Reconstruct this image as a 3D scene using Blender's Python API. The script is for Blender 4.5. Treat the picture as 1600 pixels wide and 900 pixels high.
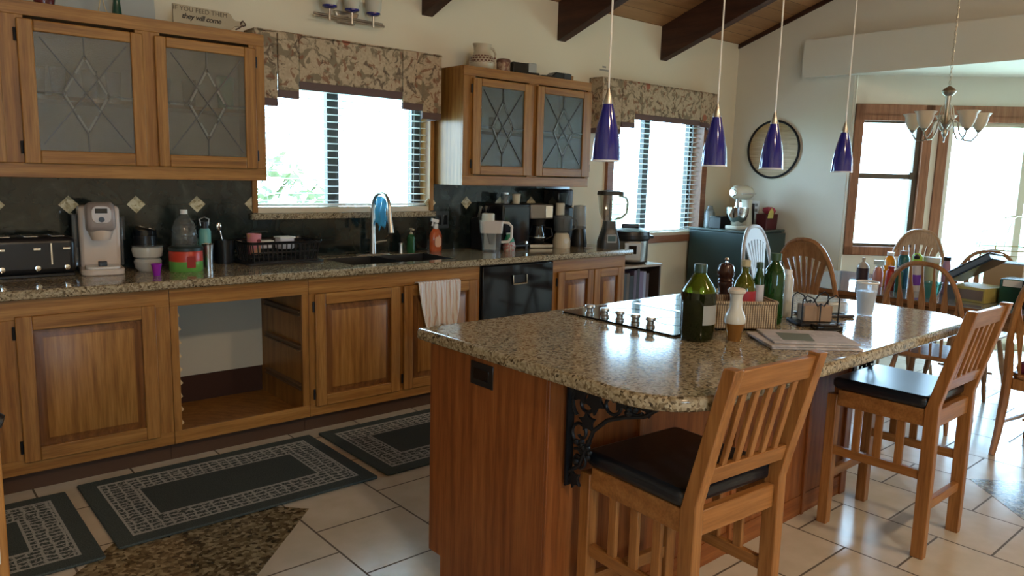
import bpy, bmesh, math, random
from mathutils import Vector, Matrix
random.seed(7)
R = math.radians
for o in list(bpy.data.objects): bpy.data.objects.remove(o)
S = bpy.context.scene
C = S.collection

# ------------------------------------------------------------ camera
cam_d = bpy.data.cameras.new('camera'); cam = bpy.data.objects.new('camera', cam_d); C.objects.link(cam)
_p, _y, _r = R(-8.554), R(-41.009), R(1.513)
_f = Vector((math.cos(_p)*math.sin(-_y), math.cos(_p)*math.cos(_y), math.sin(_p)))
_ri = _f.cross(Vector((0, 0, 1))).normalized(); _up = _ri.cross(_f)
_ri, _up = _ri*math.cos(_r)+_up*math.sin(_r), -_ri*math.sin(_r)+_up*math.cos(_r)
m = Matrix((_ri, _up, -_f)).transposed().to_4x4(); m.translation = Vector((0, 0, 1.451))
cam.matrix_world = m
cam_d.sensor_width = 36; cam_d.lens = 1177.48*36/1600; cam_d.clip_start = .05
S.camera = cam
# ------------------------------------------------------------ colour management and light
S.view_settings.view_transform = 'Standard'; S.view_settings.look = 'None'
S.view_settings.gamma = 1; S.view_settings.use_curve_mapping = False
S.view_settings.exposure = 1.5
w = bpy.data.worlds.new('world'); S.world = w; w.use_nodes = True
nt = w.node_tree; bg = nt.nodes['Background']
bg.inputs[0].default_value = (0.47, 0.74, 1.0, 1); bg.inputs[1].default_value = 8.0

FILL_LAMP = 75.0   # emission of the two unseen dome lamps added as warm fill
def portal(loc, rot, sx, sy):
    l = bpy.data.lights.new('window_portal', 'AREA'); l.shape = 'RECTANGLE'; l.size = sx; l.size_y = sy
    l.cycles.is_portal = True
    o = bpy.data.objects.new('window_portal', l); C.objects.link(o); o.location = loc; o.rotation_euler = rot
    return o
portal((2.37, 4.52, 1.6), (R(-90), 0, 0), 1.3, .95)
portal((5.5, 4.52, 1.45), (R(-90), 0, 0), 1.5, 1.15)
# 45 degree wall: outward normal (.707,.707)
portal((6.66+.707*.32+.1, 3.15-.707*.32+.1, 1.47), (R(-90), 0, R(-45)), .6, 1.3)
portal((6.66+.707*1.45+.1, 3.15-.707*1.45+.1, 1.05), (R(-90), 0, R(-45)), 1.4, 2.05)
portal((8.36, .9, 1.25), (R(-90), 0, R(-90)), 1.2, 1.6)
portal((-.4, -4.12, 1.6), (R(90), 0, 0), 1.2, 1.4)  # portal for the added rear window

# ------------------------------------------------------------ materials
def M(name, col, rough=.5, metal=0, trans=0, spec=.5, ior=1.45, coat=0, alpha=1):
    m = bpy.data.materials.new(name); m.use_nodes = True
    b = m.node_tree.nodes['Principled BSDF']
    b.inputs['Base Color'].default_value = (*col, 1); b.inputs['Roughness'].default_value = rough
    b.inputs['Metallic'].default_value = metal; b.inputs['Transmission Weight'].default_value = trans
    b.inputs['Specular IOR Level'].default_value = spec; b.inputs['IOR'].default_value = ior
    b.inputs['Coat Weight'].default_value = coat; b.inputs['Alpha'].default_value = alpha
    return m
class N:
    def __init__(s, m): s.m = m; s.t = m.node_tree; s.b = s.t.nodes['Principled BSDF']
    def n(s, typ, **k):
        d = s.t.nodes.new(typ)
        for a, v in k.items():
            if a.startswith('i_'): d.inputs[a[2:].replace('_', ' ')].default_value = v
            else: setattr(d, a, v)
        return d
    def l(s, a, b): s.t.links.new(a, b)
    def coord(s, scale=(1, 1, 1), rot=(0, 0, 0), loc=(0, 0, 0), kind='Object'):
        c = s.n('ShaderNodeTexCoord'); mp = s.n('ShaderNodeMapping')
        mp.inputs['Scale'].default_value = scale; mp.inputs['Rotation'].default_value = rot; mp.inputs['Location'].default_value = loc
        s.l(c.outputs[kind], mp.inputs['Vector']); return mp.outputs[0]
    def ramp(s, fac, stops, interp='LINEAR'):
        r = s.n('ShaderNodeValToRGB'); r.color_ramp.interpolation = interp
        e = r.color_ramp.elements
        while len(e) < len(stops): e.new(.5)
        for el, (p, c) in zip(e, stops): el.position = p; el.color = (*c, 1)
        s.l(fac, r.inputs[0]); return r.outputs[0]
    def mix(s, fac, a, b, typ='MIX'):
        x = s.n('ShaderNodeMix', data_type='RGBA', blend_type=typ)
        if isinstance(fac, (int, float)): x.inputs[0].default_value = fac
        else: s.l(fac, x.inputs[0])
        for v, i in ((a, 6), (b, 7)):
            if isinstance(v, tuple): x.inputs[i].default_value = (*v, 1)
            else: s.l(v, x.inputs[i])
        return x.outputs[2]
    def math(s, op, a, b=0, c=None):
        x = s.n('ShaderNodeMath', operation=op)
        for i, v in enumerate((a, b) if c is None else (a, b, c)):
            if isinstance(v, (int, float)): x.inputs[i].default_value = v
            else: s.l(v, x.inputs[i])
        return x.outputs[0]
    def noise(s, vec, scale, detail=4, dist=0, rough=.5):
        x = s.n('ShaderNodeTexNoise'); x.inputs['Scale'].default_value = scale; x.inputs['Detail'].default_value = detail
        x.inputs['Distortion'].default_value = dist; x.inputs['Roughness'].default_value = rough; s.l(vec, x.inputs['Vector']); return x.outputs[0]
    def bump(s, h, strength=.2, dist=.01):
        b = s.n('ShaderNodeBump'); b.inputs['Strength'].default_value = strength; b.inputs['Distance'].default_value = dist
        s.l(h, b.inputs['Height']); s.l(b.outputs[0], s.b.inputs['Normal'])

def wood(name, dark, mid, light, axis='z', rough=.38, ring=6.):
    m = M(name, mid, rough); q = N(m)
    k = {'x': (1.2, 13., 13.), 'y': (13., 1.2, 13.), 'z': (13., 13., 1.2)}[axis]
    v = q.coord(k)
    n1 = q.noise(v, 1.2, 6, .6, .6)
    wv = q.n('ShaderNodeTexWave', wave_type='RINGS', rings_direction={'x': 'X', 'y': 'Y', 'z': 'Z'}[axis]); wv.inputs['Scale'].default_value = ring*.09
    wv.inputs['Distortion'].default_value = 6; wv.inputs['Detail'].default_value = 3; wv.inputs['Detail Scale'].default_value = .6
    q.l(v, wv.inputs['Vector'])
    a = q.math('MULTIPLY_ADD', n1, .86, q.math('MULTIPLY', wv.outputs[1], .14))
    col = q.ramp(a, [(.25, dark), (.5, mid), (.78, light)])
    f = q.noise(q.coord(tuple(c*7 if c > 2 else c*4 for c in k)), 1.6, 2)
    fine = q.ramp(f, [(.35, (.72, .68, .62)), (.6, (1, 1, 1))])
    q.l(q.mix(.8, col, fine, 'MULTIPLY'), q.b.inputs['Base Color'])
    q.bump(f, .08, .002)
    return m
def woods(nm, d, mi, l, **k): return {a: wood(nm+'_'+a, d, mi, l, a, **k) for a in 'xyz'}
OAK = woods('oak', (.20, .080, .017), (.35, .160, .038), (.46, .235, .066))
OAKB = wood('oak_bevel_stain', (.10, .035, .008), (.19, .075, .018), (.28, .12, .033), 'z')  # darker tone paints the shade on the door bevel slopes
IOAK = woods('island_oak', (.15, .040, .009), (.26, .080, .019), (.35, .125, .034), rough=.4)
SOAK = woods('stool_oak', (.22, .085, .022), (.34, .145, .042), (.43, .20, .068), rough=.33)
CHW = woods('chair_wood', (.19, .08, .03), (.30, .14, .055), (.40, .20, .09), rough=.3)
BEAM = woods('beam_wood', (.028, .010, .006), (.055, .019, .010), (.09, .033, .018), rough=.6)
CAS = woods('casing_wood', (.20, .085, .045), (.29, .125, .065), (.36, .17, .09))
def plank():
    m = M('ceiling_pine', (.4, .2, .08), .45); q = N(m)
    v = q.coord((1, 1, 1))
    sx = q.n('ShaderNodeSeparateXYZ'); q.l(v, sx.inputs[0])
    idx = q.math('FLOOR', q.math('DIVIDE', sx.outputs[1], .14)); fr = q.math('FRACT', q.math('DIVIDE', sx.outputs[1], .14))
    wn = q.n('ShaderNodeTexWhiteNoise', noise_dimensions='1D'); q.l(idx, wn.inputs['W'])
    n1 = q.noise(q.coord((1.2, 12, 12)), 1.3, 5, .5)
    col = q.ramp(q.math('MULTIPLY_ADD', wn.outputs[0], .35, q.math('MULTIPLY', n1, .7)), [(.2, (.26, .12, .045)), (.55, (.40, .20, .08)), (.85, (.52, .30, .14))])
    kn = q.n('ShaderNodeTexVoronoi'); kn.inputs['Scale'].default_value = 3.2; q.l(q.coord((1, 2.2, 2.2)), kn.inputs['Vector'])
    col = q.mix(q.ramp(kn.outputs[0], [(.05, (1, 1, 1)), (.11, (0, 0, 0))]), col, (.10, .035, .012))
    g = q.math('LESS_THAN', fr, .035)
    q.l(q.mix(g, col, (.10, .04, .015)), q.b.inputs['Base Color']); return m
PINE = plank()
def paint(name, c, c2=None):
    m = M(name, c, .75); q = N(m); n = q.noise(q.coord(), 90, 3); q.bump(n, .12, .004)
    n2 = q.noise(q.coord(), 1.3, 2)
    q.l(q.ramp(n2, [(.3, tuple(x*.97 for x in c)), (.7, c)]), q.b.inputs['Base Color']); return m
WALL = paint('cream_wall_paint', (.78, .71, .55))
FARW = paint('far_wall_paint', (.72, .68, .585))
def granite(name, stops, sc=140, rough=.12, scale2=22):
    m = M(name, (.4, .33, .2), rough, spec=.55); q = N(m)
    v = q.coord(); nz = q.n('ShaderNodeTexNoise'); nz.inputs['Scale'].default_value = 30; q.l(v, nz.inputs['Vector'])
    vv = q.mix(.02, v, nz.outputs[1], 'ADD')
    vo = q.n('ShaderNodeTexVoronoi'); vo.inputs['Scale'].default_value = sc; q.l(vv, vo.inputs['Vector'])
    se = q.n('ShaderNodeSeparateColor'); q.l(vo.outputs['Color'], se.inputs[0])
    n2 = q.noise(v, scale2, 4, .5)
    a = q.math('MULTIPLY_ADD', se.outputs[0], .55, q.math('MULTIPLY', n2, .5))
    col = q.ramp(a, stops); q.l(col, q.b.inputs['Base Color']); return m
GST = [(.20, (.035, .026, .016)), (.33, (.15, .11, .06)), (.48, (.31, .25, .155)), (.66, (.42, .36, .25)), (.82, (.17, .12, .07))]
GRAN = granite('granite_counter', GST)
GINL = granite('granite_inlay', [(.2, (.03, .022, .012)), (.4, (.10, .075, .04)), (.6, (.20, .16, .09)), (.78, (.32, .27, .17))], 62, .2, 20)
GDIA = granite('granite_diamond', [(.2, (.25, .19, .09)), (.45, (.52, .45, .28)), (.8, (.66, .60, .42))], 80, .2)
def floor_mat():
    m = M('floor_tile', (.6, .55, .47), .22, spec=.5); q = N(m)
    c = q.n('ShaderNodeTexCoord'); s = q.n('ShaderNodeSeparateXYZ'); q.l(c.outputs['Object'], s.inputs[0])
    cb = q.n('ShaderNodeCombineXYZ'); q.l(q.math('ADD', s.outputs[1], -.03+4), cb.inputs[0]); q.l(q.math('ADD', s.outputs[0], -1.30+8.04), cb.inputs[1])
    b = q.n('ShaderNodeTexBrick'); b.offset = .5; b.offset_frequency = 2; q.l(cb.outputs[0], b.inputs['Vector'])
    b.inputs['Scale'].default_value = 1; b.inputs['Brick Width'].default_value = .402; b.inputs['Row Height'].default_value = .402
    b.inputs['Mortar Size'].default_value = .0045; b.inputs['Mortar Smooth'].default_value = .1; b.inputs['Bias'].default_value = 0
    b.inputs['Color1'].default_value = (.62, .56, .47, 1); b.inputs['Color2'].default_value = (.55, .49, .40, 1); b.inputs['Mortar'].default_value = (.12, .095, .07, 1)
    n = q.noise(q.coord(), 7, 5); mot = q.ramp(n, [(.35, (.86, .84, .80)), (.65, (1, 1, 1))])
    q.l(q.mix(.8, b.outputs[0], mot, 'MULTIPLY'), q.b.inputs['Base Color'])
    q.l(q.math('MULTIPLY_ADD', b.outputs[1], .5, .2), q.b.inputs['Roughness'])
    q.bump(q.math('SUBTRACT', 1, b.outputs[1]), .35, .003); return m
FLOOR = floor_mat()
def splash_mat():
    m = M('dark_marble_tile', (.02, .03, .025), .09, spec=.6); q = N(m)
    c = q.n('ShaderNodeTexCoord'); s = q.n('ShaderNodeSeparateXYZ'); q.l(c.outputs['Object'], s.inputs[0])
    fx = q.math('PINGPONG', q.math('SUBTRACT', s.outputs[0], .80), .157); fz = q.math('ABSOLUTE', q.math('SUBTRACT', s.outputs[2], 1.243))
    g = q.math('LESS_THAN', q.math('MINIMUM', fx, fz), .0018)
    n = q.noise(q.coord(), 9, 6, 1.2)
    col = q.ramp(n, [(.3, (.006, .008, .007)), (.6, (.016, .022, .018)), (.8, (.045, .055, .045))])
    q.l(q.mix(g, col, (.006, .006, .005)), q.b.inputs['Base Color']); return m
SPL = splash_mat()
def floral(name):
    m = M(name, (.5, .42, .3), .9); q = N(m); v = q.coord()
    n1 = q.noise(v, 14, 5, 1.0); n2 = q.noise(q.coord(loc=(3, 5, 1)), 20, 5, .8); n3 = q.noise(q.coord(loc=(8, 2, 7)), 17, 6, 1.2)
    base = q.ramp(q.noise(v, 60, 2), [(.3, (.42, .32, .21)), (.7, (.52, .41, .28))])
    c = q.mix(q.ramp(n1, [(.54, (0, 0, 0)), (.58, (.8, .8, .8))]), base, (.17, .135, .085))
    c = q.mix(q.ramp(n2, [(.57, (0, 0, 0)), (.61, (.8, .8, .8))]), c, (.22, .095, .05))
    c = q.mix(q.ramp(n3, [(.60, (0, 0, 0)), (.65, (.8, .8, .8))]), c, (.09, .06, .04))
    vo = q.n('ShaderNodeTexVoronoi'); vo.inputs['Scale'].default_value = 6.5; q.l(v, vo.inputs['Vector'])
    se = q.n('ShaderNodeSeparateColor'); q.l(vo.outputs['Color'], se.inputs[0])
    sel = q.math('MULTIPLY', q.math('LESS_THAN', vo.outputs[0], .22), q.math('GREATER_THAN', se.outputs[0], .62))
    c = q.mix(sel, c, (.36, .13, .075))
    q.l(c, q.b.inputs['Base Color']); return m
FLOR = floral('floral_fabric')
VTRIM = M('mauve_brown_band', (.13, .085, .08), .85)
def rug_mat():
    m = M('rug_pile', (.03, .045, .045), .95, spec=.1); q = N(m)
    c = q.n('ShaderNodeTexCoord'); s = q.n('ShaderNodeSeparateXYZ'); q.l(c.outputs['Object'], s.inputs[0])
    ax = q.math('ABSOLUTE', s.outputs[0]); ay = q.math('ABSOLUTE', s.outputs[1])
    d = q.math('MINIMUM', q.math('SUBTRACT', .565, ax), q.math('SUBTRACT', .365, ay))  # distance from the border
    band = q.math('MULTIPLY', q.math('GREATER_THAN', d, .07), q.math('LESS_THAN', d, .205))
    e1 = q.math('COMPARE', d, .072, .005); e2 = q.math('COMPARE', d, .206, .005)
    nz = q.n('ShaderNodeTexNoise'); nz.inputs['Scale'].default_value = 16; nz.inputs['Detail'].default_value = 3; q.l(c.outputs['Object'], nz.inputs['Vector'])
    vv = q.mix(.035, c.outputs['Object'], nz.outputs[1], 'ADD')
    b = q.n('ShaderNodeTexBrick'); q.l(vv, b.inputs['Vector']); b.inputs['Scale'].default_value = 1; b.offset = .0
    b.inputs['Brick Width'].default_value = .045; b.inputs['Row Height'].default_value = .03; b.inputs['Mortar Size'].default_value = .0045
    b.inputs['Mortar Smooth'].default_value = 0
    keep = q.math('GREATER_THAN', q.noise(c.outputs['Object'], 26, 2), .33)
    sp = q.math('GREATER_THAN', q.noise(c.outputs['Object'], 90, 2), .57)
    lat = q.math('MAXIMUM', q.math('MULTIPLY', b.outputs[1], keep), q.math('MULTIPLY', sp, .8))
    f = q.math('MAXIMUM', q.math('MULTIPLY', lat, band), q.math('MAXIMUM', e1, e2))
    pn = q.noise(c.outputs['Object'], 260, 2)
    dk = q.ramp(pn, [(.3, (.040, .052, .052)), (.7, (.085, .105, .102))])
    lt = q.ramp(pn, [(.3, (.26, .27, .26)), (.7, (.42, .43, .41))])
    q.l(q.mix(f, dk, lt), q.b.inputs['Base Color']); q.bump(pn, .6, .004); return m
RUG = rug_mat()
def mixglass(name, tint, amount=.12, rough=.02, diff=None, dfac=0, bumps=None):
    m = bpy.data.materials.new(name); m.use_nodes = True; t = m.node_tree
    for n in list(t.nodes):
        if n.type == 'BSDF_PRINCIPLED': t.nodes.remove(n)
    out = [n for n in t.nodes if n.type == 'OUTPUT_MATERIAL'][0]
    tr = t.nodes.new('ShaderNodeBsdfTransparent'); tr.inputs[0].default_value = (*tint, 1)
    gl = t.nodes.new('ShaderNodeBsdfGlossy'); gl.inputs['Roughness'].default_value = rough
    fc = t.nodes.new('ShaderNodeLayerWeight'); fc.inputs['Blend'].default_value = .5
    pw = t.nodes.new('ShaderNodeMath'); pw.operation = 'POWER'; pw.inputs[1].default_value = 5; t.links.new(fc.outputs['Facing'], pw.inputs[0])
    lw = t.nodes.new('ShaderNodeMath'); lw.operation = 'MULTIPLY_ADD'; lw.inputs[1].default_value = .94; lw.inputs[2].default_value = .045; t.links.new(pw.outputs[0], lw.inputs[0])
    mx = t.nodes.new('ShaderNodeMixShader'); t.links.new(lw.outputs[0], mx.inputs[0])
    last = tr.outputs[0]
    if dfac:
        df = t.nodes.new('ShaderNodeBsdfDiffuse'); df.inputs[0].default_value = (*diff, 1)
        m2 = t.nodes.new('ShaderNodeMixShader'); m2.inputs[0].default_value = dfac
        t.links.new(last, m2.inputs[1]); t.links.new(df.outputs[0], m2.inputs[2]); last = m2.outputs[0]
    if bumps:
        n = t.nodes.new('ShaderNodeTexNoise'); n.inputs['Scale'].default_value = bumps
        tc = t.nodes.new('ShaderNodeTexCoord'); t.links.new(tc.outputs['Object'], n.inputs[0])
        b = t.nodes.new('ShaderNodeBump'); b.inputs['Strength'].default_value = .7; b.inputs['Distance'].default_value = .004
        t.links.new(n.outputs[0], b.inputs['Height']); t.links.new(b.outputs[0], gl.inputs['Normal'])
        mx0 = t.nodes.new('ShaderNodeMath'); mx0.operation = 'ADD'; mx0.inputs[1].default_value = .02
        t.links.new(lw.outputs[0], mx0.inputs[0]); t.links.new(mx0.outputs[0], mx.inputs[0])
    t.links.new(last, mx.inputs[1]); t.links.new(gl.outputs[0], mx.inputs[2]); t.links.new(mx.outputs[0], out.inputs[0])
    return m
GLASS = mixglass('window_glass', (.97, .98, .98))
SEEDY = mixglass('seedy_cabinet_glass', (.66, .68, .64), rough=.14, diff=(.20, .20, .17), dfac=.14, bumps=160)
CLEAR = mixglass('clear_plastic', (.86, .88, .88), rough=.05)
CLEARG = mixglass('clear_grey_plastic', (.62, .66, .68), rough=.08, diff=(.5, .52, .52), dfac=.15)
BLACK = M('black_plastic', (.012, .012, .013), .3)
BLACKG = M('black_gloss', (.006, .007, .009), .07, spec=.6)
BLACKM = M('black_iron', (.014, .016, .020), .45, metal=.4)
NAVY = M('black_leather', (.008, .011, .017), .28, spec=.5)
CHROME = M('chrome', (.75, .75, .74), .12, metal=1)
STEEL = M('brushed_steel', (.50, .49, .47), .28, metal=1)
NICKEL = M('brushed_nickel', (.52, .49, .44), .3, metal=1)
DKBRONZE = M('dark_bronze_frame', (.035, .036, .032), .4)
WHITE = M('white_plastic', (.75, .74, .71), .35)
CREAM = M('cream_plastic', (.62, .57, .45), .35)
BLIND = M('blind_slat_white', (.85, .85, .83), .4)
_q = N(BLIND); _tl = _q.n('ShaderNodeBsdfTranslucent'); _tl.inputs[0].default_value = (.85, .85, .8, 1); _ms = _q.n('ShaderNodeMixShader'); _ms.inputs[0].default_value = .35
_q.l(_q.b.outputs[0], _ms.inputs[1]); _q.l(_tl.outputs[0], _ms.inputs[2]); _q.l(_ms.outputs[0], [n for n in _q.t.nodes if n.type == 'OUTPUT_MATERIAL'][0].inputs[0])
LEAD = M('lead_came', (.10, .10, .095), .45, metal=.6)
BEVEL = M('bevelled_glass_strip', (.16, .17, .155), .3, spec=.8)
def rgb(n, c, r=.5, **k): return M(n, c, r, **k)

# ------------------------------------------------------------ geometry helpers
def nb(): return bmesh.new()
def B(bm, x0, x1, y0, y1, z0, z1, mi=0):
    if x0 > x1: x0, x1 = x1, x0
    if y0 > y1: y0, y1 = y1, y0
    if z0 > z1: z0, z1 = z1, z0
    v = [bm.verts.new(p) for p in ((x0, y0, z0), (x1, y0, z0), (x1, y1, z0), (x0, y1, z0), (x0, y0, z1), (x1, y0, z1), (x1, y1, z1), (x0, y1, z1))]
    for f in ((0, 3, 2, 1), (4, 5, 6, 7), (0, 1, 5, 4), (1, 2, 6, 5), (2, 3, 7, 6), (3, 0, 4, 7)):
        bm.faces.new([v[i] for i in f]).material_index = mi
    return bm
def ring(c, d, r, n, up=None):
    d = d.normalized(); a = d.orthogonal().normalized() if up is None else up
    a = (a - d*a.dot(d)).normalized(); b = d.cross(a)
    return [c + (a*math.cos(2*math.pi*i/n) + b*math.sin(2*math.pi*i/n))*r for i in range(n)], a
def tube(bm, pts, r, n=8, closed=False, mi=0, cap=True):
    pts = [Vector(p) for p in pts]; L = len(pts); rs = r if isinstance(r, (list, tuple)) else [r]*L
    rings = []; up = None
    for i, p in enumerate(pts):
        if closed: d = pts[(i+1) % L]-pts[i-1]
        else: d = pts[min(i+1, L-1)]-pts[max(i-1, 0)]
        c, up = ring(p, d, rs[i], n, up); rings.append([bm.verts.new(q) for q in c])
    for i in range(L if closed else L-1):
        a, b = rings[i], rings[(i+1) % L]
        for j in range(n): bm.faces.new((a[j], a[(j+1) % n], b[(j+1) % n], b[j])).material_index = mi
    if cap and not closed:
        bm.faces.new(rings[0][::-1]).material_index = mi; bm.faces.new(rings[-1]).material_index = mi
    return bm
def cyl(bm, p0, p1, r0, r1=None, n=16, mi=0): return tube(bm, [p0, p1], [r0, r0 if r1 is None else r1], n, mi=mi)
def lathe(bm, prof, c=(0, 0, 0), n=24, mi=0, sx=1, sy=1, wav=None):
    rings = []
    for k, (r, z) in enumerate(prof):
        if r < 1e-5: rings.append([bm.verts.new((c[0], c[1], c[2]+z))])
        else:
            q = []
            for i in range(n):
                a = 2*math.pi*i/n; rr = r*(1+(wav(a, k) if wav else 0))
                q.append(bm.verts.new((c[0]+rr*sx*math.cos(a), c[1]+rr*sy*math.sin(a), c[2]+z)))
            rings.append(q)
    for a, b in zip(rings, rings[1:]):
        if len(a) == 1 and len(b) == 1: continue
        for j in range(n):
            k = (j+1) % n
            if len(a) == 1: f = (a[0], b[k], b[j])[::-1]
            elif len(b) == 1: f = (a[j], a[k], b[0])
            else: f = (a[j], a[k], b[k], b[j])
            bm.faces.new(f).material_index = mi
    return bm
def prism(bm, pts, plane, a, b, mi=0):
    def P(u, v, w): return {'xz': (u, w, v), 'xy': (u, v, w), 'yz': (w, u, v)}[plane]
    lo = [bm.verts.new(P(u, v, a)) for u, v in pts]; hi = [bm.verts.new(P(u, v, b)) for u, v in pts]
    n = len(pts)
    bm.faces.new(lo).material_index = mi; bm.faces.new(hi[::-1]).material_index = mi
    for i in range(n):
        j = (i+1) % n; bm.faces.new((lo[i], hi[i], hi[j], lo[j])).material_index = mi
    return bm
def bar(bm, p0, p1, wx, wy, mi=0, ax=None):
    """square-section bar from p0 to p1; wx along ax (default x)"""
    p0, p1 = Vector(p0), Vector(p1); d = (p1-p0).normalized(); a = Vector(ax or (1, 0, 0)); a = (a-d*a.dot(d)).normalized(); b = d.cross(a)
    v = []
    for p in (p0, p1):
        for s, t in ((-1, -1), (1, -1), (1, 1), (-1, 1)): v.append(bm.verts.new(p+a*s*wx/2+b*t*wy/2))
    for f in ((0, 3, 2, 1), (4, 5, 6, 7), (0, 1, 5, 4), (1, 2, 6, 5), (2, 3, 7, 6), (3, 0, 4, 7)): bm.faces.new([v[i] for i in f]).material_index = mi
    return bm
def rrect(w, d, r, n=5, cx=0, cy=0):
    out = []
    for (sx, sy, a0) in ((1, 1, 0), (-1, 1, 90), (-1, -1, 180), (1, -1, 270)):
        for i in range(n+1):
            a = R(a0+90*i/n); out.append((cx+sx*(w/2-r)+r*math.cos(a), cy+sy*(d/2-r)+r*math.sin(a)))
    return out
def arc(cx, cz, rx, rz, a0, a1, n): return [(cx+rx*math.cos(R(a0+(a1-a0)*i/n)), cz+rz*math.sin(R(a0+(a1-a0)*i/n))) for i in range(n+1)]
def obj(name, bm, mat, parent=None, bevel=0, seg=2, loc=None):
    me = bpy.data.meshes.new(name); bmesh.ops.recalc_face_normals(bm, faces=bm.faces)
    for f in bm.faces: f.smooth = True
    bm.to_mesh(me); bm.free()
    for mm in (mat if isinstance(mat, (list, tuple)) else [mat]): me.materials.append(mm)
    me.set_sharp_from_angle(angle=R(38))
    o = bpy.data.objects.new(name, me); C.objects.link(o)
    if parent: o.parent = parent
    if loc: o.location = loc
    if bevel:
        md = o.modifiers.new('bevel', 'BEVEL'); md.width = bevel; md.segments = seg; md.limit_method = 'ANGLE'; md.angle_limit = R(40)
        md.harden_normals = False
    return o
def tag(o, label, cat, group=None):
    o['label'] = label; o['category'] = cat
    if group: o['group'] = group
    return o
def thing(name, label, cat, loc=(0, 0, 0), rotz=0, group=None):
    o = bpy.data.objects.new(name, None); C.objects.link(o); o.empty_display_size = .05
    o.location = loc; o.rotation_euler = (0, 0, rotz); return tag(o, label, cat, group)
def struct(name, bm, mat, bevel=0, parent=None):
    o = obj(name, bm, mat, parent, bevel)
    if not parent: o['kind'] = 'structure'
    return o
def dup(root, loc, rotz=None, label=None):
    c = root.copy(); C.objects.link(c); c.location = loc
    if rotz is not None: c.rotation_euler = (0, 0, rotz)
    if label: c['label'] = label
    def rec(a, b):
        for ch in [k for k in root_children[a.name]]:
            d = ch.copy(); C.objects.link(d); d.parent = b
            rec(ch, d)
    root_children = {}
    def scan(a):
        root_children[a.name] = list(a.children)
        for k in a.children: scan(k)
    scan(root); rec(root, c); return c
def text(body, size, mat, parent, loc, rot, name='lettering', shear=0, offset=0, ext=.0006, space=1.0):
    cu = bpy.data.curves.new(name, 'FONT'); cu.body = body; cu.size = size; cu.extrude = ext; cu.align_x = 'CENTER'; cu.shear = shear; cu.offset = offset; cu.space_character = space
    t = bpy.data.objects.new(name+'_tmp', cu); C.objects.link(t)
    dg = bpy.context.evaluated_depsgraph_get(); me = bpy.data.meshes.new_from_object(t.evaluated_get(dg))
    bpy.data.objects.remove(t); me.materials.clear(); me.materials.append(mat)
    o = bpy.data.objects.new(name, me); C.objects.link(o); o.parent = parent; o.location = loc; o.rotation_euler = rot; return o

# ============================================================ STRUCTURE
YW, XF = 4.35, 6.644
CZ = lambda y: 2.763 + .348*(YW-y)
# floor
bm = nb(); B(bm, -1.6, 8.4, -4.1, 4.4, -.12, 0); struct('floor', bm, FLOOR)
def inlay(n, cx, cy, h=.45):
    bm = nb(); prism(bm, [(cx+h, cy), (cx, cy+h), (cx-h, cy), (cx, cy-h)], 'xy', -.002, .0015); struct(n, bm, GINL)
inlay('trim_1', .925, 2.88); inlay('trim_2', 4.12, .75)
# window wall (back)
bm = nb()
W1 = (1.77, 2.99, 1.19, 2.06); W2 = (4.86, 6.12, .93, 2.04)
T = YW+.16
xs = [(-1.6, W1[0], 0, 2.9), (W1[0], W1[1], 0, W1[2]), (W1[0], W1[1], W1[3], 2.9), (W1[1], W2[0], 0, 2.9), (W2[0], W2[1], 0, W2[2]), (W2[0], W2[1], W2[3], 2.9), (W2[1], 6.8, 0, 2.9)]
for a, b, c, d in xs: B(bm, a, b, YW, T, c, d)
struct('wall_back', bm, WALL)
# far wall (gable) and the nook
bm = nb(); top = 4.45
prism(bm, [(YW+.1, 0), (3.15, 0), (3.15, 2.405), (-1.35, 2.405), (-1.35, 0), (-4.1, 0), (-4.1, 2.95), (-.0, 4.5), (YW+.1, 2.80)], 'yz', XF, XF+.14); struct('wall_far', bm, FARW)
bm = nb(); prism(bm, rrect(3.62+1.55, .325, .035, 4, (3.62-1.55)/2, 2.545), 'yz', 6.55, XF+.01); struct('trim_3', bm, FARW)
bm = nb(); prism(bm, [(XF-.002, 3.17), (6.66+.7071*2.25, 3.17-.7071*2.25), (6.66+.7071*2.25, -.25), (XF-.002, -1.4)], 'xy', 2.384, 2.44); struct('ceiling_nook', bm, FARW)
# 45 degree nook wall, built in its own frame: local x = s along the wall, local y = outwards
ang = -math.pi/4
def angled(name, bm, mat, bevel=0, parent=None):
    o = obj(name, bm, mat, parent, bevel)
    if not parent: o.location = (6.66, 3.15, 0); o.rotation_euler = (0, 0, ang); o['kind'] = 'structure'
    return o
bm = nb()
for a, b, c, d in ((-.03, .07, 0, 2.4), (.07, .59, 0, .88), (.07, .59, 2.01, 2.4), (.59, .84, 0, 2.4), (.84, 2.1, 2.02, 2.4), (2.1, 2.25, 0, 2.4)): B(bm, a, b, 0, .15, c, d)
angled('wall_nook_left', bm, FARW)
bm = nb(); X2 = 6.66+.7071*2.2; Y2 = 3.15-.7071*2.2
for a, b, c, d in ((-.05, .2, 0, 2.4), (.2, 1.5, 0, .5), (.2, 1.5, 2.05, 2.4), (1.5, 1.7, 0, 2.4)): B(bm, X2, X2+.15, Y2-b, Y2-a, c, d)
struct('wall_nook_right', bm, FARW)
bm = nb(); prism(bm, [(X2, Y2-1.65), (XF, -1.35), (XF+.12, -1.45), (X2+.15, Y2-1.7)], 'xy', 0, 2.4); struct('wall_nook_front', bm, FARW)
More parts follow.
